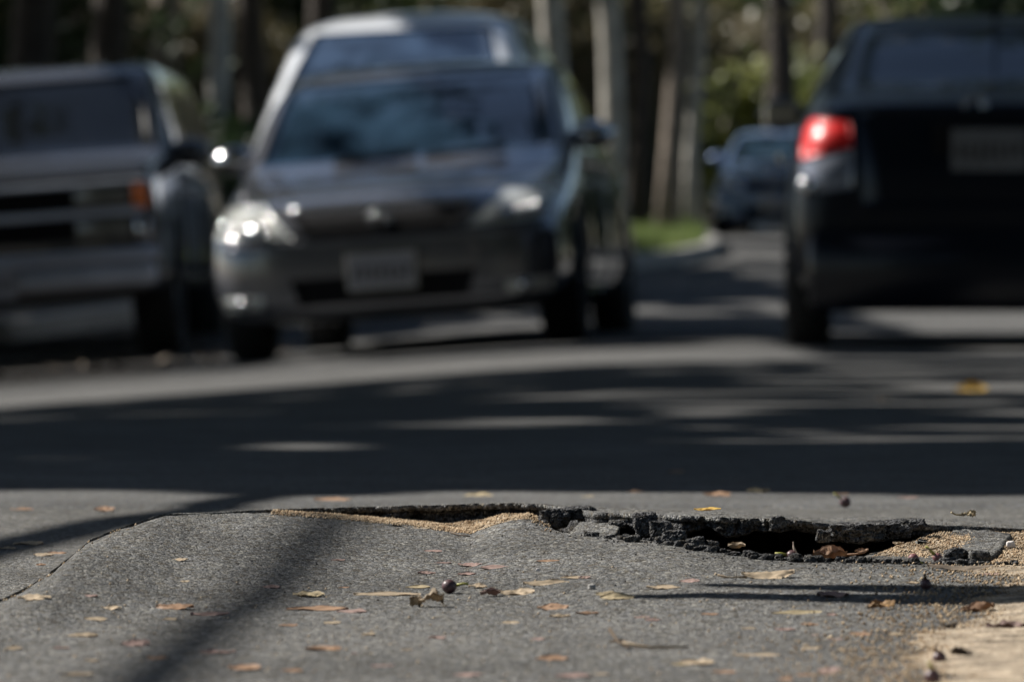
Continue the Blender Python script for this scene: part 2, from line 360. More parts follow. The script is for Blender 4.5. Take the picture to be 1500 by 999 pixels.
def groundz(X, Yv):
    d = X-kerbx(Yv)
    lift = smooth((-d+0.0)/0.3)*0.13
    inside = ((d > -2.6) & (d < 13.0))
    return np.where(inside, G(X, Yv)-0.35, G(X, Yv)+lift)
sheet('ground', gx, gy, groundz, M['dirt'])
# verge: soil sheet darkened for shade between kerb and ground with kerb stones as one structure
vy = np.concatenate([np.arange(-20, 38, 2.), np.arange(38, 100, 1.)])
kb = []
for y in vy: kb.append((kerbx(y), y))
KB = np.array(kb); 
def strip(name, offs, m):
    V = []; 
    for (kx, y) in KB:
        for (o, z) in offs: V.append((kx+o, y, float(G(kx, y))+z))
    return tag(link(name, npmesh(name, V, gridfaces(len(KB), len(offs))), m, None, False), kind='structure')
strip('kerb', [(0.004, -0.1), (0.0, 0.125), (-0.015, 0.14), (-0.14, 0.14), (-0.15, 0.0)], M['kerb'])
strip('verge_ground', [(-0.14, 0.118), (-1.2, 0.12), (-2.4, 0.13), (-3.0, 0.14), (-5.2, 0.16)], M['verge'])

sx_ = np.linspace(0, 1, 24); sy_ = np.arange(27.0, 47.5, .5)
YS = np.repeat(sy_[None, :], 24, 0); x1_ = np.minimum(-1.75+0.25*fbm(sy_*.9, 0*sy_, 0, 133, 3), 9); XS = kerbx(YS)+.01+(x1_[None, :]-kerbx(YS))*sx_[:, None]
XS = np.where(x1_[None, :] < kerbx(YS)+.1, kerbx(YS)+.01+.05*sx_[:, None], XS)
tag(link('gutter_soil_shade', npmesh('gutter', np.stack([XS, YS, G(XS, YS)+.008], -1).reshape(-1, 3), gridfaces(*XS.shape)), M['soil_shade'], None, True), kind='structure')  # dark earth, extended back so ground under the truck reads as shade
# ------------------------------------------------------------------ point on the foreground surface seen at a photo position
_yy = np.concatenate([np.arange(3.4, 7.4, 0.004), np.arange(7.4, 30, 0.03)])
def hitnear(px, py):
    x = (px-750)*_yy/F; zr = CH-(py-Y0)*_yy/F
    yl_ = lip(x)[0]
    nm = (_yy < 7.4)
    zz_ = np.where(_yy < yl_, NZ(x, _yy), FZ(x, _yy)); zz_ = np.where(nm, zz_, G(x, _yy))
    k = int(np.argmax(zr <= zz_)) if (zr <= zz_).any() else len(_yy)-1
    return Vector((float(x[k]), float(_yy[k]), float(zr[k])))
NZ, FZ = nearz, farz
def at(px, py, Y): return Vector(((px-750)*Y/F, Y, CH-(py-Y0)*Y/F))

#@@SAND
# ------------------------------------------------------------------ sand in the crack, the hole and at the right edge
def sandz_left(X, Yv):
    yl_, zl_ = lip(X); yf_, zf_ = flip_(X); px = 750+X*F/yf_
    hgt = np.interp(px, [400, 440, 520, 620, 690, 712, 745, 775, 800], [-0.007, -0.004, -0.0025, 0.000, 0.003, 0.002, 0.0005, -0.003, -0.012])
    t = (Yv-(yl_-0.03))/(yf_-yl_+0.05)
    base = nearz(X, np.minimum(Yv, yl_))
    return base+hgt*smooth(t)*1.6-0.0022*(1-smooth(t*2.2))+0.0016*fbm(X*60, Yv*60, 0, 41, 3)+0.0055*fbm(X*24, Yv*24, 0, 47, 3)
xs2 = np.arange(-0.27, 0.05, 0.002)
ys2 = np.linspace(0, 1, 50)
yl2 = lip(xs2)[0]; yf2 = flip_(xs2)[0]
X = np.repeat(xs2[:, None], 50, 1); Yv = (yl2-0.05)[:, None]+(yf2-yl2+0.065)[:, None]*ys2[None, :]
Zs = sandz_left(X, Yv)
sl = link('sand', npmesh('sandl', np.stack([X, Yv, Zs], -1).reshape(-1, 3), gridfaces(*X.shape)), M['sand'], None, True)
tag(sl, 'pale brown sand gathered along the foot of the broken asphalt edge left of centre', 'sand', kind='stuff')
xs3 = np.arange(0.27, 1.1, 0.003); ys3 = np.linspace(0, 1, 90)
yl3 = lip(xs3)[0]; yf3, zf3 = flip_(xs3)
X = np.repeat(xs3[:, None], 90, 1); Yv = (yl3-0.005)[:, None]+(yf3-yl3+0.03)[:, None]*ys3[None, :]
def sandz_right(X, Yv):
    yl_, zl_ = lip(X); yf_, zf_ = flip_(X); px = 750+X*F/Yv
    t = np.clip((Yv-yl_)/(yf_-yl_), 0, 1.1)
    z = (zl_-0.006)+(np.maximum(zf_-0.006, 0.03)-(zl_-0.006))*t
    slope = smooth((px-(1130+150*t))/110)                 # falls off into the hole at its left
    return z*slope-0.03*(1-slope)+0.002*fbm(X*22, Yv*22, 0, 43, 4)+0.0006*fbm(X*150, Yv*150, 0, 44, 2)+0.003*smooth((px-1430)/50)
sr = link('sand', npmesh('sandr', np.stack([X, Yv, sandz_right(X, Yv)], -1).reshape(-1, 3), gridfaces(*X.shape)), M['sand'], None, True)
tag(sr, 'coarse tan sand spilled into the right end of the hole', 'sand', kind='stuff')
xs4 = np.linspace(0.22, 1.85, 330); ys4 = np.linspace(2.7, 5.43, 360)
X, Yv = np.meshgrid(xs4, ys4, indexing='ij')
yl_, _ = lip(X); Yv = 2.7+(yl_-0.003-2.7)*((Yv-2.7)/(5.43-2.7))
edge = np.interp(Yv, [2.7, 4.2, 4.5, 4.8, 5.1, 5.3, 5.45], [0.26, 0.30, 0.325, 0.37, 0.43, 0.452, 0.475])
h = np.minimum(np.minimum((X-edge)/0.06, (1.35-X)/.12), np.minimum((Yv-3.1)/.12, (yl_-0.02-Yv)/.05+3*smooth((.72-X)/.12)))+0.9*fbm(X*9, Yv*9, 0, 51, 4)
Zs = nearz(X, Yv)*edgefade(X, Yv)+np.clip(h, -1, 1)*0.004+0.003*smooth((X-edge)/0.35)+0.0022*fbm(X*35, Yv*35, 0, 52, 4)*np.clip(h, 0, 1)-0.0005
sp = link('sand', npmesh('sandp', np.stack([X, Yv, Zs], -1).reshape(-1, 3), gridfaces(*X.shape)), M['sand'], None, True)
tag(sp, 'drift of pale sandy dirt over the asphalt at the right edge', 'sand', kind='stuff')
# grains
OCT = np.array([(1, 0, 0), (-1, 0, 0), (0, 1, 0), (0, -1, 0), (0, 0, 1), (0, 0, -1)], float)
OF = np.array([(0, 2, 4), (2, 1, 4), (1, 3, 4), (3, 0, 4), (2, 0, 5), (1, 2, 5), (3, 1, 5), (0, 3, 5)])
def grains(name, Pn, size, mat_, label, cat):
    n = len(Pn); s = size*(0.6+0.8*rng.random((n, 1, 1)))*(0.7+0.6*rng.random((n, 1, 3)))
    a = rng.random(n)*6.28; c, sn = np.cos(a), np.sin(a)
    V = OCT[None]*s; V = V+rng.normal(0, 0.12, V.shape)*size
    Vx = V[..., 0]*c[:, None]-V[..., 1]*sn[:, None]; Vy = V[..., 0]*sn[:, None]+V[..., 1]*c[:, None]
    V = np.stack([Vx, Vy, V[..., 2]], -1)+Pn[:, None, :]
    Fc = (OF[None]+(np.arange(n)*6)[:, None, None]).reshape(-1, 3)
    return tag(link(name, npmesh(name, V.reshape(-1, 3), Fc), mat_), label, cat, kind='stuff')
pts = []
n = 9000; x = rng.uniform(-0.25, 0.04, n); px = 750+x*F/5.95; wgt = np.interp(px, [400, 520, 640, 700, 740, 780], [0.25, 0.5, 1, 1, .7, .2])
t = rng.random(n)**0.8; keep = rng.random(n) < wgt; x, t = x[keep], t[keep]
y = lip(x)[0]-0.035+(flip_(x)[0]-lip(x)[0]+0.045)*t
pts.append(np.stack([x, y, np.maximum(sandz_left(x, y), nearz(x, np.minimum(y, lip(x)[0])))+0.0004], -1))
n = 9000; x = rng.uniform(0.29, 0.56, n); t = rng.random(n); y = lip(x)[0]+(flip_(x)[0]-lip(x)[0]+0.02)*t
z = sandz_right(x, y); k = z > 0.0; pts.append(np.stack([x, y, z+0.0004], -1)[k])
n = 5000; y = rng.uniform(4.1, 5.43, n); x = np.interp(y, [2.7, 4.2, 4.5, 4.8, 5.1, 5.3, 5.45], [0.26, 0.30, 0.325, 0.37, 0.43, 0.452, 0.475])+rng.normal(0.02, 0.06, n)
pts.append(np.stack([x, y, nearz(x, np.minimum(y, lip(x)[0]))+0.0012+0.004*np.clip(x-0.45, 0, .2)/0.2], -1))
n = 40; x = rng.uniform(-.46, -.37, n); y = lip(x)[0]+crackj(x)-0.002-rng.exponential(0.02, n); pts.append(np.stack([x, y, nearz(x, y)+.0004], -1))
grains('sand_grains', np.concatenate(pts), 0.00115, M['grain'], 'loose tan sand grains scattered in and around the crack', 'sand')
# small asphalt grit lying on the slab in front of the hole
n = 2600; px = rng.uniform(60, 1500, n); f_ = rng.random(n)**2.2
x = (px-750)*5.6/F; yq = lip(x)[0]-0.003-f_*0.9
rep = 1/(1+np.exp(-(px-900)/60)); keep = (rng.random(n) < 0.04+0.96*rep*np.exp(-f_*9))
x, yq = x[keep], yq[keep]
grains('asphalt_grit', np.stack([x, yq, nearz(x, yq)+0.0004], -1), 0.0011, M['asphalt_raw'], 'fine dark grit crumbled from the broken asphalt edge', 'grit')

# ------------------------------------------------------------------ rocks
def ico(sub=3):
    import bmesh
    bm = bmesh.new(); bmesh.ops.create_icosphere(bm, subdivisions=sub, radius=1)
    V = np.array([v.co[:] for v in bm.verts]); Fc = np.array([[v.index for v in f.verts] for f in bm.faces]); bm.free()
    return V, Fc
IV3, IF3 = ico(3); IV4, IF4 = ico(4); IV5, IF5 = ico(5)
def rock(sz, seed, sub=4, box=0.55, amp=0.28):
    V, Fc = {3: (IV3, IF3), 4: (IV4, IF4), 5: (IV5, IF5)}[sub]
    V = V/np.maximum(np.abs(V).max(1, keepdims=True), 1e-6)**box
    r = 1+amp*fbm(V[:, 0]*1.3+seed*3.1, V[:, 1]*1.3, V[:, 2]*1.3, seed, 5, 0.62)+0.05*fbm(V[:, 0]*7+seed, V[:, 1]*7, V[:, 2]*7, seed+5, 2)
    return V*r[:, None]*np.array(sz)/2, Fc
CH_ = [(812, 759, 46, 26, 5.88, 5), (846, 751, 52, 17, 5.90, 4), (945, 768, 34, 30, 5.72, 5), (968, 777, 34, 26, 5.69, 5), (987, 791, 36, 24, 5.62, 5), (1020, 795, 28, 15, 5.60, 4),
       (1043, 797, 20, 9, 5.60, 4), (1140, 766, 24, 16, 5.67, 4), (1206, 785, 22, 16, 5.60, 4), (1255, 779, 84, 24, 5.64, 5), (1303, 775, 58, 22, 5.66, 5), (1335, 768, 44, 14, 5.70, 4),
       (1400, 812, 34, 17, 5.49, 4), (1436, 815, 30, 16, 5.48, 4), (1246, 821, 20, 9, 5.455, 4), (1186, 818, 16, 11, 5.47, 4), (925, 789, 26, 8, 5.63, 4), (1272, 821, 14, 6, 5.45, 3), (905, 768, 26, 10, 5.80, 4), (862, 782, 14, 6, 5.72, 3)]
CL = ['large rough asphalt lump at the left end of the black gap', 'flat-topped piece of asphalt breaking from the rim beside the largest lump', 'rough grey lump of asphalt hanging from the rim left of the hole',
      'crumbling lump of asphalt between the rim and the darkest gravel lump', 'dark pitted asphalt lump resting at the left mouth of the hole', 'brownish gravelly lump on the front rim of the hole',
      'small pale grey stone beside the brownish lump', 'pale chip caught under the roof of the hole', 'dark clod of asphalt above the curled brown leaf', 'long dark tongue of asphalt sagging into the hole',
      'broken dark lump at the right end of the sagging tongue', 'low asphalt knob where the rim meets the sand', 'black clod of asphalt behind the grey brown leaf', 'black clod of asphalt nearest the white pebble',
      'small black clod just right of the curled brown leaf', 'small dark clod right of the fig in the hole', 'thin dark chip at the start of the rubble line', 'tiny dark chip on the sand by the front edge',
      'narrow ledge of asphalt in the shadow of the rim', 'tiny crumb below the slanted plate']
for i, (px, py, wpx, hpx, Yc, sb) in enumerate(CH_):
    s = Yc/F; V, Fc = rock((wpx*s, wpx*s*0.8, hpx*s*1.15), 100+i, sb, 0.6, 0.42)
    o = link('asphalt_chunk', npmesh('asphalt_chunk', V, Fc), M['asphalt_raw'], None, False)
    p = at(px, py, Yc); o.location = p; o.rotation_euler = (random.uniform(-.15, .15), random.uniform(-.15, .15), 0)
    tag(o, CL[i], 'asphalt chunk', 'chunks of broken asphalt round the hole')
# slanted plate and the slab ringed by sand: polygons given along the surface, with real thickness
def plate(name, pts3, th, mat_, seed, label):
    c = sum(pts3, Vector())/len(pts3); n = len(pts3); rings = 14
    # resample outline with jitter
    out = []
    for i in range(n):
        a, b = pts3[i], pts3[(i+1) % n]
        m = max(3, int((b-a).length/0.0025))
        for k in range(m):
            q = a.lerp(b, k/m); out.append(q)
    O = np.array([p[:] for p in out]); C0 = np.array(c[:])
    jr = 1+0.035*fbm(np.arange(len(O))*0.21, 0*O[:, 0], 0, seed, 4)
    O = C0+(O-C0)*jr[:, None]
    V = []; fr = list(np.linspace(0.02, 1, rings)) 
    for r in fr: V.append(C0+(O-C0)*r)
    top = np.array(V)
    top[..., 2] += 0.0006*fbm(top[..., 0]*200, top[..., 1]*160, 0, seed, 3)
    edge1 = top[-1].copy(); edge1[:, 2] -= th*0.35; edge1 = C0+(edge1-C0)*np.array([1.01, 1.01, 1]); 
    edge2 = top[-1].copy(); edge2[:, 2] -= th; edge2[:, :2] = C0[:2]+(edge2[:, :2]-C0[:2])*0.97
    A = np.concatenate([top, edge1[None], edge2[None]]); m = A.shape[1]
    A = np.concatenate([A, A[:, :1]], 1)
    o = link(name, npmesh(name, A.reshape(-1, 3), gridfaces(A.shape[0], A.shape[1])), mat_, None, True)
    return tag(o, label, 'asphalt slab')
plate('asphalt_plate', [at(833, 783, 5.735), at(900, 786, 5.70), at(908, 772, 5.76), at(885, 763, 5.84), at(850, 764, 5.86)], 0.012, M['asphalt'], 61, 'slanted flat plate of asphalt beside the first black hollow')
def sl_pt(px, py, dz=0.004):
    y = 5.44
    while y < 5.9:
        x = (px-750)*y/F
        if CH-(py-Y0)*y/F <= float(sandz_right(np.array(x), np.array(y)))+dz: break
        y += 0.002
    return Vector((x, y, CH-(py-Y0)*y/F))
plate('asphalt_plate', [sl_pt(*q) for q in ((1262, 818), (1340, 823), (1440, 822), (1464, 806), (1480, 782), (1440, 774), (1400, 773), (1362, 778), (1345, 792), (1290, 802))], 0.010, M['asphalt'], 62, 'tilted slab of asphalt ringed by tan sand right of the hole')
# rubble line
VV, FF, b = [], [], 0
for i in range(330):
    px = random.uniform(850, 1490) if i < 240 else random.uniform(910, 1170)
    Yb = float(lip((px-750)*5.5/F)[0])+random.uniform(-0.035, 0.045)*(1 if px < 1180 else 0.5)
    x = (px-750)*Yb/F; r = random.choice([0.002, 0.003, 0.004, 0.006])*random.uniform(.7, 1.3)
    V, Fc = rock((r*1.5, r*1.3, r), i, 3, 0.5, 0.5); yl1 = float(lip(x)[0])
    z = float(nearz(np.array(x), np.array(min(Yb, yl1)))) - (0.25*max(0, Yb-yl1))
    VV.append(V+np.array([x, Yb, z+r*0.35])); FF.append(Fc+b); b += len(V)
tag(link('rubble', npmesh('rubble', np.concatenate(VV), np.concatenate(FF)), M['asphalt_raw']), 'crumbled dark asphalt rubble along the front rim of the hole', 'rubble', kind='stuff')

#@@LITTER
# ------------------------------------------------------------------ figs
M['fig'] = P('dark purple fig skin', (0.085, 0.045, 0.048), 0.42, noise=(300, .4), bump=(500, 0.15))
M['fig_pink'] = P('pinkish fig skin', (0.20, 0.085, 0.085), 0.5, noise=(300, .4), bump=(500, 0.15))
M['stem'] = P('yellow green fig stem', (0.34, 0.33, 0.07), 0.6)
M['stem_brown'] = P('brown stem', (0.13, 0.075, 0.04), 0.8)
def fig(px, py, d, label, m='fig', stem=0.0, Yd=None, group='small fallen figs', stemlen=0.011, sm='stem'):
    p = hitnear(px, py+d/2) if Yd is None else at(px, py+d/2, Yd)
    r = d/2*p.y/F
    root = empty('fig', p); tag(root, label, 'fig', group)
    V = IV4.copy(); V = V*(1+0.04*fbm(V[:, 0]*2, V[:, 1]*2, V[:, 2]*2, int(px), 3))[:, None]*r; V[:, 2] = V[:, 2]*0.95+r*0.95
    link('skin', npmesh('fig', V, IF4), M[m], root, True)
    mb = MB(); a = stem; dx, dz = math.cos(a), math.sin(a)
    mb.tube([(dx*r*0.9, -0.001, r+dz*r*0.9), (dx*(r+stemlen*.5), -0.002, r+dz*(r+stemlen*.5)+0.0008), (dx*(r+stemlen), -0.002, r+dz*(r+stemlen))], [0.0016, 0.0011, 0.0013], 7)
    mb.build('stem', M[sm], root, True)
fig(658, 858, 22, 'round purple fig with a green stem alone on the open asphalt', stem=0.12)
fig(1160, 813, 17, 'dark fig lying in the mouth of the hole with its stem to the left', stem=math.pi-0.1, Yd=5.50)
fig(1238, 735, 17, 'blurred fig on the sunlit road behind the raised edge', stem=2.5)
fig(1338, 817, 15, 'pinkish fig with a pale stem behind the grey brown leaf', 'fig_pink', stem=-0.6, Yd=5.46)
fig(1373, 816, 14, 'pinkish fig half hidden by the grey brown leaf', 'fig_pink', stem=2.4, Yd=5.47)
fig(1356, 855, 17, 'dark fig casting onto the shadow streak at the right', stem=1.7, stemlen=.004, sm='stem_brown')
fig(1376, 962, 20, 'blurred purple fig beside the crumpled dark husk low at the right', 'fig', stem=2.0, stemlen=.004, sm='stem_brown')
fig(1366, 990, 24, 'blurred fig cut by the bottom edge of the picture', 'fig', stem=1.8, stemlen=.005)

# ------------------------------------------------------------------ leaves
def dm(name, c, c2=None):
    m, t, b = mat(name); N = t.nodes; L = t.links
    c2 = c2 or tuple(q*0.62 for q in c)
    tc = N.new('ShaderNodeTexCoord'); n = N.new('ShaderNodeTexNoise'); n.inputs['Scale'].default_value = 90; n.inputs['Detail'].default_value = 8
    L.new(tc.outputs['Object'], n.inputs['Vector']); cr = N.new('ShaderNodeValToRGB')
    cr.color_ramp.elements[0].position = 0.32; cr.color_ramp.elements[1].position = 0.6
    cr.color_ramp.elements[0].color = (*c2, 1); cr.color_ramp.elements[1].color = (*c, 1)
    L.new(n.outputs['Fac'], cr.inputs[0]); L.new(cr.outputs[0], b.inputs['Base Color']); b.inputs['Roughness'].default_value = 0.7
    tr = N.new('ShaderNodeBsdfTranslucent'); L.new(cr.outputs[0], tr.inputs['Color']); mx = N.new('ShaderNodeMixShader'); mx.inputs[0].default_value = 0.25
    L.new(b.outputs[0], mx.inputs[1]); L.new(tr.outputs[0], mx.inputs[2]); L.new(mx.outputs[0], N['Material Output'].inputs['Surface'])
    return m
DM = {'t': dm('tan dry leaf', (0.52, 0.41, 0.28)), 'o': dm('orange brown leaf', (0.42, 0.26, 0.16)), 'p': dm('pinkish dry leaf', (0.42, 0.29, 0.25)),
      'y': dm('yellow leaf', (0.72, 0.50, 0.12), (0.55, 0.33, 0.08)), 'g': dm('grey brown leaf', (0.25, 0.20, 0.15)), 'd': dm('dark husk', (0.11, 0.075, 0.045)), 'h': dm('ochre scrap', (0.54, 0.44, 0.27)), 'w': dm('pale curled leaf', (0.55, 0.46, 0.38)), 'a': dm('amber leaf', (0.36, 0.22, 0.10))}
def leafmesh(L_, W_, curl=0.3, cup=0.3, crump=0.1, seed=0, th=0.0005, tip=1.2, nl=26, nw=9):
    u = np.linspace(0, 1, nl); v_ = np.linspace(-1, 1, nw); U, Vv = np.meshgrid(u, v_, indexing='ij')
    wv = np.sin(np.pi*np.clip(U*0.96+0.02, 0, 1)**tip)**0.8
    X = (U-0.5)*L_; Yy = Vv*wv*W_/2*(1+0.25*crump*fbm(U*5, Vv*2, 0, seed, 2))
    Z = curl*L_*((U-0.5)**2)*1.5 + cup*W_*0.5*(np.abs(Vv)**1.6)*wv + crump*W_*0.5*fbm(U*4+seed, Vv*1.8, 0, seed, 4)
    T = np.stack([X, Yy, Z+th], -1).reshape(-1, 3); B = np.stack([X, Yy, Z], -1).reshape(-1, 3)
    f1 = gridfaces(nl, nw); f2 = gridfaces(nl, nw, True)+nl*nw
    V = np.concatenate([T, B]); 
    rim = [(i*nw) for i in range(nl)]+[(nl-1)*nw+j for j in range(1, nw)]+[i*nw+nw-1 for i in range(nl-2, -1, -1)]+[j for j in range(nw-2, 0, -1)]
    f3 = [(rim[k], rim[(k+1) % len(rim)], rim[(k+1) % len(rim)]+nl*nw, rim[k]+nl*nw) for k in range(len(rim))]
    V[:, 2] -= V[:, 2].min()
    return npmesh('leaf', V, np.concatenate([f1, f2, np.array(f3)]))
def leaf(px, py, wpx, m, label, W=0.4, curl=.15, cup=.3, crump=.4, rot=(0, 0, 0), petiole=None, seed=1, Yd=None, cat='leaf', group=None, name='fallen_leaf', lift=0.0):
    p = hitnear(px, py) if Yd is None else at(px, py, Yd)
    L_ = wpx*p.y/F/max(0.3, abs(math.cos(rot[2])))
    root = empty(name, p+Vector((0, 0, lift)), rot); tag(root, label, cat, group)
    me = leafmesh(L_, L_*W, curl, cup, crump, seed)
    link('blade', me, DM[m], root, True)
    if petiole:
        mb = MB(); s_, l_ = petiole; z0 = curl*L_*0.3+0.001
        mb.tube([(s_*L_*0.40, 0, z0*0.9), (s_*(L_*0.5+l_*0.5), 0.001, z0), (s_*(L_*0.5+l_), 0.0, z0+0.003)], [0.0012, 0.0009, 0.0011], 6)
        mb.build('petiole', DM['g' if m in 'gd' else m], root, True)
    return root
leaf(1125, 846, 78, 't', 'tan dry leaf with a long petiole to the left in front of the hole', 0.46, 0.02, -0.30, 0.3, (0.16, -0.03, 0.1), (-1, 0.022), 3)
leaf(1036, 748, 40, 'y', 'yellow leaf lying on top of the raised asphalt rim', 0.5, 0.04, .15, .3, (0.15, 0, 0.1), None, 4, Yd=5.80)
leaf(1215, 817, 50, 'o', 'curled brown leaf standing in the sand at the right of the hole', 0.7, 0.25, 0.75, .6, (0.45, 0.0, 0.15), (1, 0.018), 5, Yd=5.46)
leaf(1164, 806, 34, 'w', 'pale curled sliver of leaf standing upright in the hole', 0.3, 0.5, 0.6, .6, (0.3, 0.95, 0.1), None, 6, Yd=5.50, lift=-0.004)
leaf(1403, 835, 92, 'g', 'grey brown leaf with a long thin stalk to the right on the front rim', 0.36, 0.0, -0.28, .3, (0.14, 0.03, 0.05), (1, 0.042), 7)
leaf(1432, 895, 52, 'o', 'orange brown leaf in the shadow streak at the right edge', 0.5, 0.1, 0.5, .5, (0.1, -0.12, 0.2), None, 8)
leaf(1422, 572, 50, 'y', 'yellow leaf blurred on the shaded road below the black car', 0.5, 0.2, .5, .3, (0.55, 0, 0.1), None, 9)
leaf(1292, 588, 28, 'o', 'small brown leaf blurred on the shaded road left of the yellow one', 0.5, 0.2, .5, .3, (0.4, 0, 0.3), None, 10)
leaf(1418, 757, 22, 'h', 'crumpled yellowish scrap standing on the rim at the right', 0.6, 0.3, 0.6, 1.0, (0.4, 0.0, 0.4), (-1, 0.012), 11, Yd=5.86)
leaf(1291, 892, 40, 'a', 'crumbled brown flower head on the shadow streak', 0.6, 0.05, 0.3, .8, (0.1, 0, 0), None, 12)
leaf(1396, 920, 38, 'd', 'dark curled stalk like a hook at the right', 0.25, 0.9, 0.5, .6, (0.2, -0.3, 0.1), None, 13)
leaf(1408, 966, 30, 'd', 'dark crumpled husk on the sandy edge low at the right', 0.8, 0.5, 0.8, 1.2, (0.3, 0, 0), None, 14)
leaf(625, 889, 50, 't', 'crumbled tan and black husk below the lone fig', 0.5, 0.2, 0.7, 1.3, (0.15, 0, 0.1), None, 15)
leaf(718, 873, 30, 'p', 'short pinkish husk right of the lone fig', 0.5, 0.2, 0.9, .7, (0.1, 0, 0.3), None, 16)
leaf(1079, 803, 26, 't', 'small tan leaf scrap lying in the rubble before the black hole', 0.6, 0.3, 0.8, .5, (0.2, 0, 0), None, 17, Yd=5.53)
leaf(1474, 925, 60, 'p', 'pinkish brown leaf scrap on the sand at the right edge', 0.5, 0.2, .6, .6, (0.2, 0, 0), None, 18)
leaf(1128, 819, 22, 't', 'small tan leaf bit on the front rim left of the fig in the hole', 0.5, 0.1, .3, .6, (0.2, 0, 0.2), None, 21, Yd=5.49)
leaf(1262, 809, 20, 'o', 'small brown leaf bit on the sand right of the curled brown leaf', 0.5, 0.1, .3, .6, (0.2, 0, 0.4), None, 22, Yd=5.50)
leaf(1316, 797, 16, 't', 'small tan leaf bit on the sand at the left tip of the tilted slab', 0.5, 0.1, .3, .6, (0.2, 0, -0.3), None, 23, Yd=5.55)
leaf(985, 803, 18, 't', 'small tan leaf bit among the rubble left of the black hole', 0.5, 0.1, .3, .6, (0.2, 0, 0.1), None, 24, Yd=5.575)
# scraps: px, py, width, colour
SC = [(50, 878, 50, 't'), (140, 908, 34, 't'), (121, 932, 44, 't'), (198, 946, 42, 'p'), (112, 989, 48, 't'), (134, 968, 22, 't'), (256, 892, 56, 'o'), (307, 901, 56, 'p'), (358, 980, 48, 'o'), (319, 957, 52, 'p'),
      (262, 821, 26, 't'), (398, 861, 26, 'p'), (32, 747, 34, 'o'), (10, 804, 26, 't'), (41, 798, 44, 't'), (64, 814, 30, 't'), (163, 892, 30, 't'), (153, 748, 30, 'o'), (487, 733, 60, 'o'), (452, 874, 46, 'y'),
      (465, 893, 100, 'o'), (515, 897, 44, 'p'), (567, 872, 110, 't'), (612, 861, 36, 'y'), (625, 840, 26, 'p'), (688, 829, 34, 'p'), (724, 832, 42, 'p'), (487, 913, 26, 't'), (473, 952, 52, 'o'),
      (596, 952, 18, 't'), (504, 861, 16, 'o'), (802, 822, 34, 'o'), (700, 861, 28, 't'), (756, 870, 54, 't'), (800, 856, 76, 't'), (842, 847, 42, 't'), (810, 892, 46, 'o'), (890, 874, 34, 'y'),
      (1010, 852, 30, 'p'), (972, 862, 50, 't'), (904, 876, 50, 'y'), (856, 847, 18, 'p'), (1167, 899, 84, 'y'), (1150, 923, 30, 'p'), (1260, 930, 34, 'o'), (1287, 906, 18, 't'), (1220, 874, 46, 'p'),
      (1337, 854, 20, 't'), (1452, 842, 34, 'p'), (1330, 730, 30, 'p'), (1233, 725, 20, 'o'), (1188, 950, 30, 't'), (1107, 960, 80, 't'), (1020, 973, 54, 't'), (1060, 985, 36, 'o'), (1097, 921, 20, 't'),
      (1150, 996, 24, 'o'), (808, 966, 48, 'o'), (840, 991, 54, 'p'), (820, 904, 30, 't'), (860, 899, 34, 'o'), (748, 913, 26, 't'), (788, 937, 20, 'p'), (996, 974, 26, 'y'), (428, 983, 30, 'o'),
      (684, 990, 40, 'p'), (930, 722, 24, 'o'), (1050, 727, 40, 'o'), (1110, 721, 34, 'y'), (700, 727, 44, 'y'), (860, 728, 20, 'y'), (990, 692, 22, 'o'), (20, 951, 24, 't'), (90, 950, 24, 'p'), (230, 965, 30, 'o'),
      (560, 976, 34, 'p'), (640, 935, 26, 'p'), (1330, 965, 30, 't'), (1215, 985, 34, 'p'), (1480, 878, 26, 'o'), (1440, 945, 34, 't'), (540, 930, 20, 't'), (940, 905, 24, 'p'), (1040, 900, 26, 'o'), (905, 940, 26, 'd')]
_r = random.Random(5)
for k in range(24):
    SC.append((round(_r.uniform(20, 1400)), round(_r.choice((_r.uniform(800, 860), _r.uniform(870, 995), _r.uniform(870, 995)))), round(_r.uniform(12, 28)), _r.choice('tppoto')))
names = {'t': 'tan', 'o': 'orange brown', 'p': 'pinkish', 'y': 'yellowish', 'd': 'dark'}
ordn = ['leftmost', 'second', 'third', 'fourth', 'fifth', 'sixth', 'seventh', 'eighth', 'ninth', 'tenth', 'eleventh', 'twelfth', 'thirteenth', 'fourteenth', 'fifteenth', 'sixteenth', 'seventeenth', 'eighteenth', 'nineteenth', 'twentieth', 'twenty first', 'twenty second', 'twenty third', 'twenty fourth']
zones = [('far', 0, 760, 'behind the raised slab'), ('mid', 760, 866, 'on the upper hump'), ('fig', 866, 900, 'level with the lone fig'), ('low', 900, 945, 'below the shadow streaks'), ('bot', 945, 1000, 'along the bottom edge')]
cnt = {}
for i, (px, py, wpx, c) in sorted(enumerate(SC), key=lambda q: q[1][0]):
    zn = [z for z in zones if z[1] <= py < z[2]][0]; k = cnt.get((zn[0], c), 0); cnt[(zn[0], c)] = k+1
    first = ordn[k]+(' from the left' if k else '')
    lab = f'{names[c]} leaf scrap {zn[3]}, {first} of its colour'
    leaf(px, py, wpx*(1.0 if wpx < 60 else .9), 'h' if c == 'y' else c, lab, random.uniform(0.35, 0.8)*(1 if wpx < 60 else .6), 0.02, random.uniform(.0, .12), random.uniform(.12, .4), (random.uniform(.08, .24), 0, random.uniform(-.3, .3)), None, 200+i, cat='leaf scrap', group='dry leaf scraps on the asphalt', name='leaf_scrap')
# tiny pale specks too small to count, as one litter layer
n = 420; yq = rng.uniform(4.0, 5.4, n); x = (rng.uniform(-60, 1560, n)-750)*yq/F
P3 = np.stack([x, yq, nearz(x, yq)+0.0004], -1)
grains('litter_specks', P3, 0.0011, DM['t'], 'tiny tan flakes strewn over the foreground asphalt', 'litter')
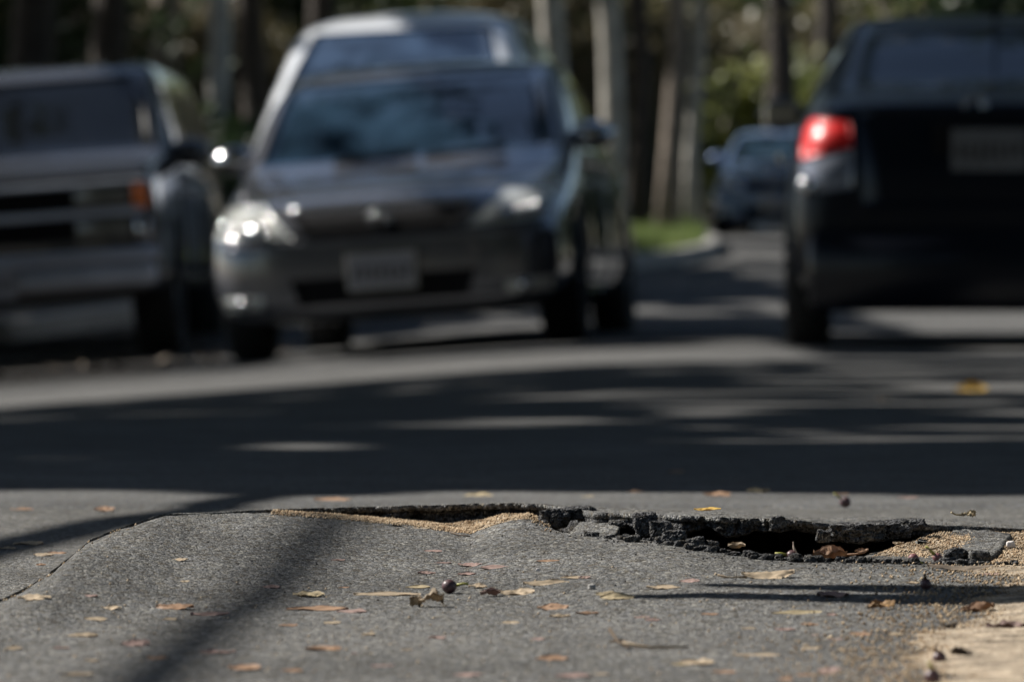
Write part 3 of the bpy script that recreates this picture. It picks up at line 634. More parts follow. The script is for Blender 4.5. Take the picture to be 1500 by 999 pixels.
# twigs and pebbles
M['white_stone'] = P('white pebble', (0.62, 0.58, 0.55), 0.8, noise=(200, .2))
def twig(pts, r, label, m):
    p0 = pts[0]; mb = MB(); mb.tube([(p-p0)+Vector((0, 0, r)) for p in pts], [r*(1-0.5*i/(len(pts)-1)) for i in range(len(pts))], 6)
    o = mb.build('twig', m, None, True); o.location = p0; tag(o, label, 'twig')
twig([hitnear(912, 952)+Vector((0, 0, .004)), hitnear(950, 951), hitnear(1008, 950)], 0.0018, 'tan twig lying flat near the bottom right of centre', DM['t'])
twig([hitnear(893, 935)+Vector((0, 0, .006)), hitnear(906, 943), hitnear(922, 952)], 0.0018, 'dark short twig slanting to the left tip of the tan twig', DM['d'])
twig([hitnear(660, 782)+Vector((0, 0, .001)), hitnear(672, 785), hitnear(688, 787)], 0.0012, 'thin brown twig on the slab below the sand', DM['d'])
twig([hitnear(1350, 807), hitnear(1364, 805), hitnear(1376, 803)], 0.0008, 'hair thin dark twig on the tilted slab', DM['d'])
for (px, py, d, lab) in ((1480, 799, 13, 'white angular pebble on the sand at the right edge'), (788, 834, 6, 'tiny white pebble on the hump right of the lone fig'), (867, 861, 12, 'small grey pebble on the asphalt right of the tan scraps')):
    p = sl_pt(px, py+2, 0.001) if px > 1400 else hitnear(px, py+2); s = d*p.y/F
    V, Fc = rock((s, s*.8, s*.8), int(px), 3, .5, .4); o = link('pebble', npmesh('pebble', V, Fc), M['white_stone' if px != 867 else 'kerb'])
    o.location = p+Vector((0, 0, s*.3)); tag(o, lab, 'pebble')

#@@CARS
# ------------------------------------------------------------------ vehicles
def paint(name, c, rough=0.32, metal=0.5, coat=1.0): return P(name, c, rough, metal, coat, noise=(2.5, .06))
M['silver'] = paint('grey metallic paint', (0.15, 0.155, 0.175), 0.16, 0.5)
M['navy'] = paint('black blue paint', (0.003, 0.005, 0.011), 0.3, 0.0, 0.12)
M['navy'].node_tree.nodes['Principled BSDF'].inputs['Specular IOR Level'].default_value = 0.3
M['suv'] = paint('dark grey green paint', (0.06, 0.062, 0.068), 0.2, 0.12)
M['van'] = paint('silver blue paint', (0.80, 0.83, 0.87), 0.3, 0.1)
M['bluecar'] = paint('steel blue paint', (0.17, 0.25, 0.42), 0.25, 0.3)
M['glass'] = P('dark car glass', (0.022, 0.045, 0.075), 0.04, 0.0, 0.9, 1.0, noise=(3.0, .6))
M['glass_tint'] = P('tinted car glass', (0.006, 0.007, 0.008), 0.05, 0.0, 0.3, 0.5)
M['glass_van'] = P('blue grey car glass', (0.03, 0.05, 0.085), 0.05, 0.0, 0.9, 1.0, noise=(4.0, .8))
M['chrome'] = P('chrome', (0.62, 0.63, 0.65), 0.16, 1.0)
M['bar'] = P('sky tinted chrome', (0.55, 0.60, 0.70), 0.25, 0.5)  # light blue-grey base stands in for sky reflected on the chrome
M['trim'] = P('black plastic trim', (0.008, 0.008, 0.009), 0.8, spec=0.15)
M['rubber'] = P('tyre rubber', (0.014, 0.014, 0.014), 0.85, noise=(30, .2))
M['rim'] = P('alloy', (0.32, 0.33, 0.35), 0.35, 0.9)
M['lamp'] = P('clear headlamp', (0.62, 0.63, 0.60), 0.12, 0.2, 1.0)
M['lamp_dim'] = P('dull clear lamp', (0.16, 0.16, 0.14), 0.12, 0.2, 1.0)
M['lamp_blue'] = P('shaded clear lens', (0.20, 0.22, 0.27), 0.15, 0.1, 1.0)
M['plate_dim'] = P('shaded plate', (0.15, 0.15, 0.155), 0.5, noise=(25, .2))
M['red'] = P('red tail lamp', (0.66, 0.012, 0.012), 0.4, 0.0, 0.25)
M['amber'] = P('amber indicator lens', (0.75, 0.17, 0.02), 0.2, 0.0, 1.0)
M['plate'] = P('licence plate', (0.30, 0.30, 0.33), 0.4, noise=(25, .12))
def loft_body(name, st, mat_, arches, ar, parent):
    """st rows: y, zb, wb, w, zmid, wbelt, zbelt, wr, zr, ztop"""
    V, Fc = [], []; n = 0
    for (y, zb, wb, w_, zm, wbe, zbe, wr, zr, zt) in st:
        half = [(0, zb), (wb*0.6, zb), (wb, zb), (w_, zb+(zm-zb)*0.35), (w_, zm), (wbe, zbe), (wr, zr), (wr*0.93, zr+(zt-zr)*0.50), (wr*0.52, zr+(zt-zr)*0.90), (0, zt)]
        ring = half+[(-a, b) for a, b in half[-2:0:-1]]; n = len(ring)
        V += [(a, y, b) for a, b in ring]
    for i in range(len(st)-1):
        for k in range(n): Fc.append((i*n+k, (i+1)*n+k, (i+1)*n+(k+1) % n, i*n+(k+1) % n))
    Fc.append(tuple(range(n))); Fc.append(tuple(range((len(st))*n-1, (len(st)-1)*n-1, -1)))
    me = pymesh(name, V, Fc); o = link(name, me)
    sb = o.modifiers.new('s', 'SUBSURF'); sb.levels = 2; sb.render_levels = 2
    cutters = []
    for (yw, zw) in arches:
        mb = MB(); mb.lathe([(-1.4, 0.0001), (-1.4, ar), (1.4, ar), (1.4, 0.0001)], 'x', 32, (0, yw, zw))
        c = mb.build('cut', None); cutters.append(c)
        # leave the middle of the underbody: only the arches are opened from both sides
        bo = o.modifiers.new('b', 'BOOLEAN'); bo.operation = 'DIFFERENCE'; bo.object = c; bo.solver = 'EXACT'
    dg = bpy.context.evaluated_depsgraph_get(); dg.update()
    me2 = bpy.data.meshes.new_from_object(o.evaluated_get(dg)); me2.name = name
    sb_me = None
    o.modifiers.clear(); dg = bpy.context.evaluated_depsgraph_get()
    for c in cutters:
        cm = c.data; bpy.data.objects.remove(c); bpy.data.meshes.remove(cm)
    bpy.data.objects.remove(o)
    me2.materials.clear(); me2.materials.append(mat_)
    me2.polygons.foreach_set('use_smooth', np.ones(len(me2.polygons), bool))
    body = bpy.data.objects.new(name, me2); COL.objects.link(body); body.parent = parent
    bvh = BVHTree.FromPolygons([v_.co.copy() for v_ in me2.vertices], [tuple(p.vertices) for p in me2.polygons])
    return body, bvh
def panel(bvh, quad, view, name, mat_, parent, off=0.006, th=0.02, n=12, sm=True, bulge=0.0):
    """quad: four (a,b) corners seen along view ('front','rear','left','right','top'); laid on the body skin"""
    V = []; ok = True
    dirs = {'front': Vector((0, 1, 0)), 'rear': Vector((0, -1, 0)), 'left': Vector((1, 0, 0)), 'right': Vector((-1, 0, 0))}
    if isinstance(view, str): d = dirs[view]
    else: d = view
    for k in (0, 1):
        for i in range(n):
            for j in range(n):
                u, v_ = i/(n-1), j/(n-1)
                a = (1-u)*(1-v_)*quad[0][0]+u*(1-v_)*quad[1][0]+u*v_*quad[2][0]+(1-u)*v_*quad[3][0]
                b = (1-u)*(1-v_)*quad[0][1]+u*(1-v_)*quad[1][1]+u*v_*quad[2][1]+(1-u)*v_*quad[3][1]
                if view == 'front': o_ = Vector((a, -3, b))
                elif view == 'rear': o_ = Vector((a, 9, b))
                elif view == 'left': o_ = Vector((-4, a, b))
                elif view == 'right': o_ = Vector((4, a, b))
                h = bvh.ray_cast(o_, d)
                p = h[0] if h[0] is not None else bvh.find_nearest(o_+d*3.5)[0]
                bl = bulge*(1-(2*u-1)**2)*(1-(2*v_-1)**2)
                V.append(p-d*(off+bl) if k == 0 else p+d*th)
    nn = n*n; Fc = [tuple(f) for f in gridfaces(n, n)]+[tuple(int(q)+nn for q in f) for f in gridfaces(n, n, True)]
    rim = [i*n for i in range(n)]+[(n-1)*n+j for j in range(1, n)]+[i*n+n-1 for i in range(n-2, -1, -1)]+[j for j in range(n-2, 0, -1)]
    Fc += [(rim[k], rim[(k+1) % len(rim)], rim[(k+1) % len(rim)]+nn, rim[k]+nn) for k in range(len(rim))]
    me = pymesh(name, V, Fc); return link(name, me, mat_, parent, sm)
def mir(q): return [(-a, b) for a, b in q]
def wheel(parent, x, y, r, wd=0.21, sgn=1):
    mb = MB(); o = wd/2
    mb.lathe([(-o*.8, r*0.62), (-o, r*0.72), (-o, r*0.9), (-o*.75, r*0.985), (0, r), (o*.75, r*0.985), (o, r*0.9), (o, r*0.72), (o*.8, r*0.62)], 'x', 36)
    t = mb.build('wheel', M['rubber'], parent, True); t.location = (x, y, r)
    m2 = MB(); f = sgn*(o*0.72)
    m2.lathe([(f, r*0.64), (f-sgn*0.012, r*0.58), (f-sgn*0.05, r*0.54), (f-sgn*0.06, 0.02)], 'x', 36)
    m2.lathe([(f-sgn*0.01, 0.0005), (f-sgn*0.012, 0.05), (f-sgn*0.05, 0.06)], 'x', 20)
    for k in range(7):
        a = 2*math.pi*k/7; m2.tube([(f-sgn*0.02, 0.04*math.cos(a), 0.04*math.sin(a)), (f-sgn*0.014, r*.57*math.cos(a), r*.57*math.sin(a))], 0.022, 6)
    m2.build('rim', M['rim'], t, True)
def smudge(parent, cx, y, z0, n=7, sc=1.0):
    mb = MB(); rr = random.Random(n)
    for k in range(n):
        x = cx+(-.13+.26*k/(n-1))*sc; mb.box(x-.010, x-.003, y-.002, y, z0, z0+.07); mb.box(x+.004, x+.011, y-.002, y, z0+rr.choice((0, .02)), z0+.07-rr.choice((0, .02)))
    mb.build('plate_strokes', M['soil_shade'], parent)
def mirror_(parent, x, y, z, s, m, shell='silver', big=1.0):
    mb = MB(); V, Fc = IV3.copy(), IF3
    V = V*np.array([0.12, 0.085, 0.075])*big; mb.add(V+np.array([x+s*0.07, y, z]), [tuple(int(q) for q in f) for f in Fc])
    mb.tube([(x-s*.03, y, z-0.03), (x+s*.06, y, z-.015)], 0.028, 8)
    o = mb.build('side_mirror', m, parent, True)
    g = MB(); g.box(x+s*.07-.085*big, x+s*.07+.085*big, y+0.07*big, y+0.085*big, z-.05*big, z+.05*big, 0.006); g.build('mirror_glass', M['chrome'], o)
SED = [ # y, zb, wb, w, zmid, wbelt, zbelt, wr, zr, ztop
 (0.00, .26, .52, .60, .44, .58, .55, .42, .60, .61), (0.03, .22, .66, .76, .46, .74, .60, .56, .65, .665), (0.14, .19, .74, .86, .50, .84, .67, .68, .735, .765),
 (0.34, .18, .76, .89, .52, .88, .71, .74, .80, .83), (0.75, .18, .77, .905, .55, .895, .79, .79, .87, .90), (1.18, .18, .78, .91, .58, .89, .88, .82, .945, .965), (1.30, .18, .78, .91, .58, .887, .90, .81, .99, 1.02),
 (1.62, .18, .78, .91, .58, .885, .93, .80, 1.18, 1.22), (2.05, .18, .78, .91, .58, .885, .945, .745, 1.37, 1.43), (2.5, .18, .78, .91, .58, .885, .955, .725, 1.41, 1.475), (3.1, .18, .78, .91, .58, .88, .965, .715, 1.40, 1.465),
 (3.5, .18, .78, .905, .58, .875, .965, .68, 1.35, 1.39), (3.95, .19, .77, .90, .58, .87, .98, .70, 1.15, 1.18), (4.15, .20, .76, .90, .58, .86, .98, .73, 1.07, 1.085), (4.5, .22, .75, .88, .58, .84, .96, .72, 1.04, 1.07),
 (4.68, .24, .73, .86, .58, .82, .90, .68, .99, 1.02), (4.76, .28, .68, .80, .56, .76, .74, .60, .80, .82), (4.78, .32, .6, .70, .54, .66, .66, .5, .70, .71)]
def side_windows(bvh, root, segs, z0, tops, mglass, x=1):
    for (a, b, c, d) in segs: pass
def sedan(loc, rot, pm, label, group=None, detail='front', up=0.0, nar=1.0):
    root = empty('parked_car', loc, rot); tag(root, label, 'car', group)
    rows = []
    for t_ in SED:
        k = min(max((t_[9]-1.0)/.42, 0), 1)*up if 1.2 < t_[0] < 4.1 else 0
        nn_ = nar if 1.5 < t_[0] < 4.0 else (1+nar)/2 if 1.2 < t_[0] < 4.3 else 1
        rows.append(t_[:7]+(t_[7]*nn_, t_[8]+k, t_[9]+k))
    body, bvh = loft_body('body', rows, M[pm], [(0.92, .33), (3.75, .33)], 0.375, root)
    gl = M['glass']; gt = M['glass_tint']
    ws = panel(bvh, [(-.765, 1.0), (.765, 1.0), (.675, 1.375+up), (-.675, 1.375+up)], 'front', 'windshield', gl, root, 0.006, 0.02, 16)
    for s in (-.35, .12):
        mb = MB(); hs = []
        for k in range(6):
            t = k/5; a = s-0.02+0.42*t*1.0; b = 1.005+0.035*t
            h = bvh.ray_cast(Vector((a, -3, b)), Vector((0, 1, 0)))[0]; hs.append(h+Vector((0, -0.02, 0.0)))
        mb.tube(hs, 0.008, 5); mb.build('wiper', M['trim'], ws)
    panel(bvh, [(-.68*nar, 1.11), (.68*nar, 1.11), (.61*nar, 1.375), (-.61*nar, 1.375)], 'rear', 'rear_window', gt, root, 0.006, 0.02, 14)
    for side, sg in (('left', -1), ('right', 1)):
        panel(bvh, [(1.68, .985), (2.52, .985), (2.52, 1.36), (2.12, 1.35)], side, 'window', gt, root, 0.005, 0.02)
        panel(bvh, [(2.60, .985), (3.48, 1.0), (3.36, 1.30), (2.60, 1.36)], side, 'window', gt, root, 0.005, 0.02)
        for (a, b) in ((1.45, 2.54), (2.58, 3.55)):
            d = panel(bvh, [(a, .26), (b, .26), (b, .93), (a, .93)], side, 'door', M[pm], root, 0.005, 0.01)
            mb = MB(); mb.box(*( (sg*.915, sg*.94) if sg > 0 else (sg*.94, sg*.915)), b-.24, b-.06, .82, .85, .006); mb.build('door_handle', M['chrome'], d)
        wheel(root, sg*.80, .92, .33, .21, sg); wheel(root, sg*.80, 3.75, .33, .21, sg)
        mirror_(root, sg*.87, 1.62, 1.06, sg, M['chrome'] if pm == 'silver' else M[pm])
    if detail == 'front':
        panel(bvh, [(-.36, .595), (.36, .595), (.46, .725), (-.46, .725)], 'front', 'grille', M['trim'], root, 0.004, 0.03)
        g = root.children[-1]
        for z in (.62, .65, .68):
            mb = MB(); mb.tube([bvh.ray_cast(Vector((x, -3, z)), Vector((0, 1, 0)))[0]+Vector((0, -.012, 0)) for x in np.linspace(-.40, .40, 9)], 0.0045, 5); mb.build('grille_bar', M['trim'], g)
        mb = MB(); c = bvh.ray_cast(Vector((0, -3, .675)), Vector((0, 1, 0)))[0]+Vector((0, -.022, 0))
        for (ra, rb) in ((.055, .036), (.032, .05)):
            pts = [c+Vector((ra*math.cos(q), 0, rb*math.sin(q))) for q in np.linspace(0, 2*math.pi, 21)]; mb.tube(pts, 0.006, 6)
        mb.build('emblem', M['chrome'], g, True)
        # trim over the grille, made chrome to bring out a bonnet-lip highlight
        mb = MB(); mb.tube([bvh.ray_cast(Vector((x, -3, .745)), Vector((0, 1, 0)))[0]+Vector((0, -.004, 0)) for x in np.linspace(-.47, .47, 13)], 0.013, 8); mb.build('grille_highlight_trim', M['chrome'], g, True)
        for s in (-1, 1):
            q = [(.43, .605), (.855, .63), (.865, .79), (.60, .79)]
            if s < 0: q = mir(q)
            hd = panel(bvh, q, 'front', 'headlight', M['lamp'], root, 0.008, 0.02, 14, bulge=0.015)
            q = [(.56, .635), (.66, .64), (.67, .69), (.60, .69)]
            if s < 0: q = mir(q)
            panel(bvh, q, 'front', 'reflector', M['chrome'], hd, 0.026, 0.01, 8, bulge=.02)
            q = [(.60, .27), (.82, .27), (.83, .34), (.60, .33)]
            if s < 0: q = mir(q)
            fo = panel(bvh, q, 'front', 'fog_lamp', M['lamp'], root, 0.012, 0.02, 8, bulge=.02)
            for (bx_, bz_, rr_, par) in ((.70, .30, .030, fo), (.78, .685, .034, hd), (.71, .675, .026, hd)):
                h = bvh.ray_cast(Vector((s*bx_, -3, bz_)), Vector((0, 1, 0)))[0]; mb = MB()
                mb.add(IV3*rr_+np.array([h.x, h.y-.032, h.z]), [tuple(int(q_) for q_ in f_) for f_ in IF3]); mb.build('glint_ball', M['chrome'], par, True)  # chrome ball added so the lamp gives a sun glint
        panel(bvh, [(-.42, .27), (.42, .27), (.46, .40), (-.46, .40)], 'front', 'lower_intake', M['trim'], root, 0.004, 0.02)
        mb = MB(); mb.tube([bvh.ray_cast(Vector((x, -3, .575)), Vector((0, 1, 0)))[0]+Vector((0, -.004, 0)) for x in np.linspace(-.80, .80, 25)], 0.016, 6); mb.build('bumper_moulding', M[pm], root, True)
        mb = MB(); mb.box(-.165, .165, -.035, -.02, .335, .505, .004); pl = mb.build('licence_plate', M['plate'], root)
        smudge(pl, 0, -.0355, .375)
        mb = MB(); mb.box(-.178, .178, -.0195, -.004, .322, .518, .004); mb.build('plate_frame', M['chrome'], pl)
        mb = MB(); pass
    return root, bvh
# grey sedan facing the camera
def gz(x, y): return float(G(x, y))
sx, sy = -0.61, 28.0
roll = -math.atan2(gz(sx+.8, sy)-gz(sx-.8, sy), 1.6)
sed, _ = sedan((sx, sy, (gz(sx-.8, sy)+gz(sx+.8, sy))/2), (0, roll*1.0, R(-6)), 'silver', 'grey metallic sedan parked facing the camera in the middle of the picture', 'cars parked along the street', up=.065)
# far blue car
far_c, _ = sedan((3.48, 75.0, gz(3.5, 75)), (0, 0, R(-8)), 'bluecar', 'steel blue car parked far up the street beside the green verge', 'cars parked along the street')
# dark sedan seen from behind
bx, by = 2.115, 25.0
rootb, bvb = sedan((bx+0.25, by+4.78, gz(bx, by)-0.035), (0, 0, R(180-3.2)), 'navy', 'black sedan with red tail lamps seen from behind at the right edge', 'cars parked along the street', detail='rear', nar=.86)
rootb.scale = (1, 1, 1.085)
for s in (-1, 1):
    f = (lambda q: q) if s > 0 else mir
    tl = panel(bvb, f([(.60, .85), (.83, .80), (.835, .975), (.61, .955)]), 'rear', 'tail_lamp', M['red'], rootb, 0.012, 0.02, 12, bulge=.02)
    panel(bvb, f([(.60, .68), (.84, .65), (.84, .79), (.60, .84)]), 'rear', 'reversing_lamp', M['lamp_blue'], tl, 0.012, 0.02, 10, bulge=.015)
    h = bvb.ray_cast(Vector((s*.80, 9, .69)), Vector((0, -1, 0)))[0]; mb = MB(); mb.add(IV3*.042+np.array([h.x, h.y+.034, h.z]), [tuple(int(q_) for q_ in f_) for f_ in IF3]); mb.build('glint_ball', M['chrome'], tl, True)  # chrome ball added at the lamp corner for a bright glint
lid = panel(bvb, [(-.56, .60), (.56, .60), (.58, 1.0), (-.58, 1.0)], 'rear', 'boot_lid', M['navy'], rootb, 0.006, 0.02)
mb = MB(); hb = bvb.ray_cast(Vector((0, 9, .83)), Vector((0, -1, 0)))[0]
mb.box(-.165, .165, hb.y+.012, hb.y+.03, .75, .92, .004); pl = mb.build('licence_plate', M['plate_dim'], rootb)
mb = MB(); smudge(pl, 0, hb.y+.0325, .79); mb = MB(); mb.box(-.24, .24, hb.y-.03, hb.y+.011, .72, .95, .006); mb.build('plate_recess', M['trim'], pl)
mb = MB(); h2 = bvb.ray_cast(Vector((0.06, 9, 1.02)), Vector((0, -1, 0)))[0]+Vector((0, .012, 0))
for (ra, rb) in ((.05, .034), (.03, .045)): mb.tube([h2+Vector((ra*math.cos(q), 0, rb*math.sin(q))) for q in np.linspace(0, 2*math.pi, 17)], 0.006, 6)
mb.build('emblem', M['chrome'], lid, True)
mb = MB(); mb.box(-.80, .80, 4.66, 4.82, .18, .52, .04); mb.build('rear_bumper', M['navy'], rootb, True)
mb = MB(); mb.tube([(-.07, 3.35, 1.42), (-.07, 3.50, 1.60), (-.07, 3.56, 1.68)], [.012, .006, .004], 6); mb.build('antenna', M['trim'], rootb)

# old SUV / pickup at the left
SUVS = [(0.00, .42, .90, .93, .62, .93, .86, .90, 1.04, 1.055), (0.015, .38, .93, .965, .62, .965, .88, .93, 1.07, 1.09), (0.05, .36, .93, .98, .62, .98, .90, .935, 1.10, 1.12), (0.30, .36, .93, .985, .64, .985, .95, .94, 1.12, 1.145), (0.9, .36, .93, .99, .66, .99, .98, .94, 1.15, 1.18),
        (1.38, .36, .93, .99, .66, .99, 1.04, .93, 1.17, 1.20), (1.48, .36, .93, .99, .66, .99, 1.08, .91, 1.22, 1.25), (1.95, .36, .93, .99, .66, .99, 1.10, .83, 1.66, 1.69), (2.08, .36, .93, .99, .66, .99, 1.10, .82, 1.74, 1.775),
        (2.4, .36, .93, .99, .66, .99, 1.10, .82, 1.77, 1.80), (4.4, .36, .93, .99, .66, .99, 1.10, .82, 1.77, 1.80), (5.05, .36, .93, .985, .66, .985, 1.10, .83, 1.74, 1.78), (5.2, .40, .90, .96, .66, .96, 1.08, .84, 1.5, 1.53), (5.25, .44, .88, .93, .66, .93, 1.0, .84, 1.2, 1.22)]
px_, py_ = -2.90, 32.0
roll2 = -math.atan2(gz(px_+.8, py_)-gz(px_-.8, py_), 1.6)
suv = empty('parked_truck', (px_, py_, gz(px_, py_)), (0, roll2, R(-1.5))); tag(suv, 'dark full size truck with chrome grille bars and an amber indicator at the left edge', 'truck', 'cars parked along the street')
body, bs = loft_body('body', SUVS, M['suv'], [(0.95, .38), (4.15, .38)], 0.44, suv)
panel(bs, [(-.86, 1.24), (.86, 1.24), (.79, 1.69), (-.79, 1.69)], 'front', 'windshield', M['glass_tint'], suv, .006, .02, 14)
for side, sg in (('left', -1), ('right', 1)):
    panel(bs, [(1.75, 1.16), (2.65, 1.16), (2.65, 1.62), (2.1, 1.62)], side, 'window', M['glass_tint'], suv, .005, .02)
    panel(bs, [(2.75, 1.16), (3.7, 1.16), (3.7, 1.62), (2.75, 1.62)], side, 'window', M['glass_tint'], suv, .005, .02)
    panel(bs, [(3.8, 1.16), (4.9, 1.16), (4.8, 1.62), (3.8, 1.62)], side, 'window', M['glass_tint'], suv, .005, .02)
    for (a, b) in ((1.5, 2.68), (2.72, 3.72)):
        d = panel(bs, [(a, .45), (b, .45), (b, 1.08), (a, 1.08)], side, 'door', M['suv'], suv, .006, .01)
        mb = MB(); mb.box(min(sg*.995, sg*1.02), max(sg*.995, sg*1.02), b-.28, b-.08, .98, 1.02, .006); mb.build('door_handle', M['chrome'], d)
    wheel(suv, sg*.86, .95, .38, .25, sg); wheel(suv, sg*.86, 4.15, .38, .25, sg)
    mirror_(suv, sg*.96, 1.75, 1.20, sg, M['suv'], big=1.15)
gr = panel(bs, [(-.50, .70), (.50, .70), (.50, 1.00), (-.50, 1.00)], 'front', 'grille', M['trim'], suv, .006, .02)
for z, hh in ((.85, .045),): 
    mb = MB(); mb.box(-.90, .90, -.045, .0, z-hh/2, z+hh/2, .01); mb.build('grille_bar', M['bar'], gr)
for z in (.74, .78, .92, .96):
    mb = MB(); mb.box(-.48, .48, -.02, -.008, z-.006, z+.006); mb.build('grille_slat', M['trim'], gr)
mb = MB(); mb.box(-.93, .93, -.03, .0, 1.0, 1.03, .008); mb.build('grille_surround', M['bar'], gr)
for s in (-1, 1):
    for z0, z1 in ((.885, .99), (.70, .815)):
        mb = MB(); a, b = sorted((s*.51, s*.82)); mb.box(a, b, -.035, .0, z0, z1, .012); mb.build('headlight', M['lamp_dim'], suv, True)
    mb = MB(); a, b = sorted((s*.84, s*.93)); mb.box(a, b, -.04, .06, .86, 1.0, .012); mb.build('indicator', M['amber'], suv, True)
    mb = MB(); mb.box(a, b, -.035, .06, .68, .80, .012); mb.build('side_marker', M['chrome'], suv, True)
mb = MB(); mb.box(-.97, .97, -.14, .04, .56, .64, .03); mb.box(-.95, .95, -.12, .04, .42, .555, .03); bmp = mb.build('front_bumper', M['bar'], suv, True)
mb = MB(); mb.box(-.165, .165, -.155, -.142, .40, .57, .004); pl = mb.build('licence_plate', M['plate'], suv); smudge(pl, 0, -.1555, .45)

# silver van behind the sedan
VAN = [(0.00, .30, .66, .76, .55, .74, .70, .62, .78, .80), (0.05, .26, .74, .86, .56, .86, .78, .74, .88, .91), (0.35, .24, .78, .93, .60, .92, .92, .80, 1.05, 1.09), (0.95, .24, .80, .95, .62, .935, 1.06, .80, 1.20, 1.24),
       (1.15, .24, .80, .95, .62, .935, 1.14, .80, 1.32, 1.37), (1.9, .24, .80, .95, .62, .93, 1.36, .76, 1.74, 1.84), (2.3, .24, .80, .95, .62, .93, 1.42, .72, 1.84, 1.96), (4.2, .24, .80, .95, .62, .93, 1.42, .72, 1.83, 1.95), (4.8, .26, .79, .94, .62, .92, 1.32, .70, 1.70, 1.80), (4.95, .32, .74, .88, .62, .86, 1.05, .66, 1.3, 1.34)]
van = empty('parked_van', (-0.86, 36.4, gz(-.4, 36)+.0), (0, roll*0.6, R(-6))); van.scale = (1, 1, 1.06); tag(van, 'silver van standing behind the grey sedan, only its top showing', 'van', 'cars parked along the street')
body, bvn = loft_body('body', VAN, M['van'], [(0.95, .34), (3.95, .34)], 0.39, van)
panel(bvn, [(-.76, 1.32), (.76, 1.32), (.60, 1.80), (-.60, 1.80)], 'front', 'windshield', M['glass_van'], van, .006, .02, 14)
for side, sg in (('left', -1), ('right', 1)):
    panel(bvn, [(1.55, 1.2), (2.6, 1.2), (2.6, 1.80), (2.15, 1.78)], side, 'window', M['glass_tint'], van, .005, .02)
    panel(bvn, [(2.7, 1.2), (4.6, 1.2), (4.4, 1.78), (2.7, 1.80)], side, 'window', M['glass_tint'], van, .005, .02)
    wheel(van, sg*.84, .95, .34, .22, sg); wheel(van, sg*.84, 3.95, .34, .22, sg); mirror_(van, sg*.88, 1.5, 1.06, sg, M['trim'], big=.9)
    q = [(.56, .74), (.86, .80), (.88, .95), (.62, .90)]
    panel(bvn, q if sg > 0 else mir(q), 'front', 'headlight', M['lamp'], van, .008, .02, 8, bulge=.01)
panel(bvn, [(-.45, .60), (.45, .60), (.50, .76), (-.50, .76)], 'front', 'grille', M['trim'], van, .006, .02)
mb = MB(); mb.box(-.165, .165, -.03, -.015, .38, .55, .004); mb.build('licence_plate', M['plate'], van)

#@@TREES
# ------------------------------------------------------------------ foliage
def leafcloud(name, Pn, size, mat_, parent=None, flat=0.0):
    n = len(Pn); a = rng.normal(size=(n, 3)); a /= np.linalg.norm(a, axis=1, keepdims=True)
    nrm = rng.normal(size=(n, 3)); nrm[:, 2] += flat
    b = np.cross(nrm, a); b /= np.linalg.norm(b, axis=1, keepdims=True)+1e-9; a = np.cross(b, nrm); a /= np.linalg.norm(a, axis=1, keepdims=True)+1e-9
    s = size*(0.6+0.8*rng.random((n, 1)))
    V = np.stack([Pn-a*s, Pn+b*s*.42, Pn+a*s, Pn-b*s*.42], 1).reshape(-1, 3)
    return link(name, npmesh(name, V, np.arange(4*n).reshape(-1, 4)), mat_, parent)
def trunk_obj(parent, h, r, limbs, m, lean=(0, 0)):
    mb = MB(); k = 9
    pts = [(lean[0]*(i/k)**1.5+0.05*math.sin(i*1.7+r*40), lean[1]*(i/k)**1.5+0.05*math.cos(i*1.3+r*30), h*i/k) for i in range(k+1)]
    rr = [r*(1.35 if i == 0 else 1.0-0.5*i/k) for i in range(k+1)]
    mb.tube(pts, rr, 12)
    for (h0, ex, ey, ez, lr) in limbs:
        p0 = Vector(pts[min(k, int(h0/h*k))]); p1 = Vector((ex, ey, ez)); mid = p0.lerp(p1, .5)+Vector((0, 0, .12*(p1-p0).length))
        mb.tube([p0, p0.lerp(mid, .5)+Vector((0, 0, .02)), mid, p1], [lr, lr*.8, lr*.6, lr*.25], 8)
    return mb.build('trunk', m, parent, True)
# shade trees: crowns occupy the air between the sun and the part of the street that lies in shade
def shade_pts(n, x0, x1, y0, y1, h0, h1, hole_thr, hole_scale, seed, fn=None):
    gx_ = rng.uniform(x0, x1, n); gy_ = rng.uniform(y0, y1, n); h_ = rng.uniform(h0, h1, n)
    v_ = fbm(gx_*hole_scale, gy_*hole_scale, h_*0.15, seed, 3)
    thr = hole_thr if fn is None else fn(gx_, gy_)
    k = v_ > thr
    gx_, gy_, h_ = gx_[k], gy_[k], h_[k]
    return np.stack([gx_+SX*h_, gy_+SY*h_, h_+0*gx_], -1)
def thrA(x, y):
    t = np.full_like(x, -0.9)+0.53*smooth((y-8.3)/.8)
    t = t + 0.20*smooth((x-0.0)/1.2)*smooth((y-9.0)/1.0)      # dappled on the right
    t = t + 0.06*smooth((x+1.5)/1.5)*smooth((y-9.0)/1.0)
    t = np.where(y < 8.0+0.12*np.sin(x*1.7)+0.35*fbm(x*1.6, y*.5, 0, 66, 3)-.25*smooth((x-.2)/.6), 9, t)
    t = np.where((np.abs(x-1.27) < .25) & (np.abs(y-15.65) < .6), 9, t)
    t = np.where(y > 21.3+0.4*np.sin(x*1.1), 9, t)
    return t
A = shade_pts(150000, -5.0, 5.5, 7.4, 21.9, 5.0, 8.0, 0, 2.6, 301, thrA)
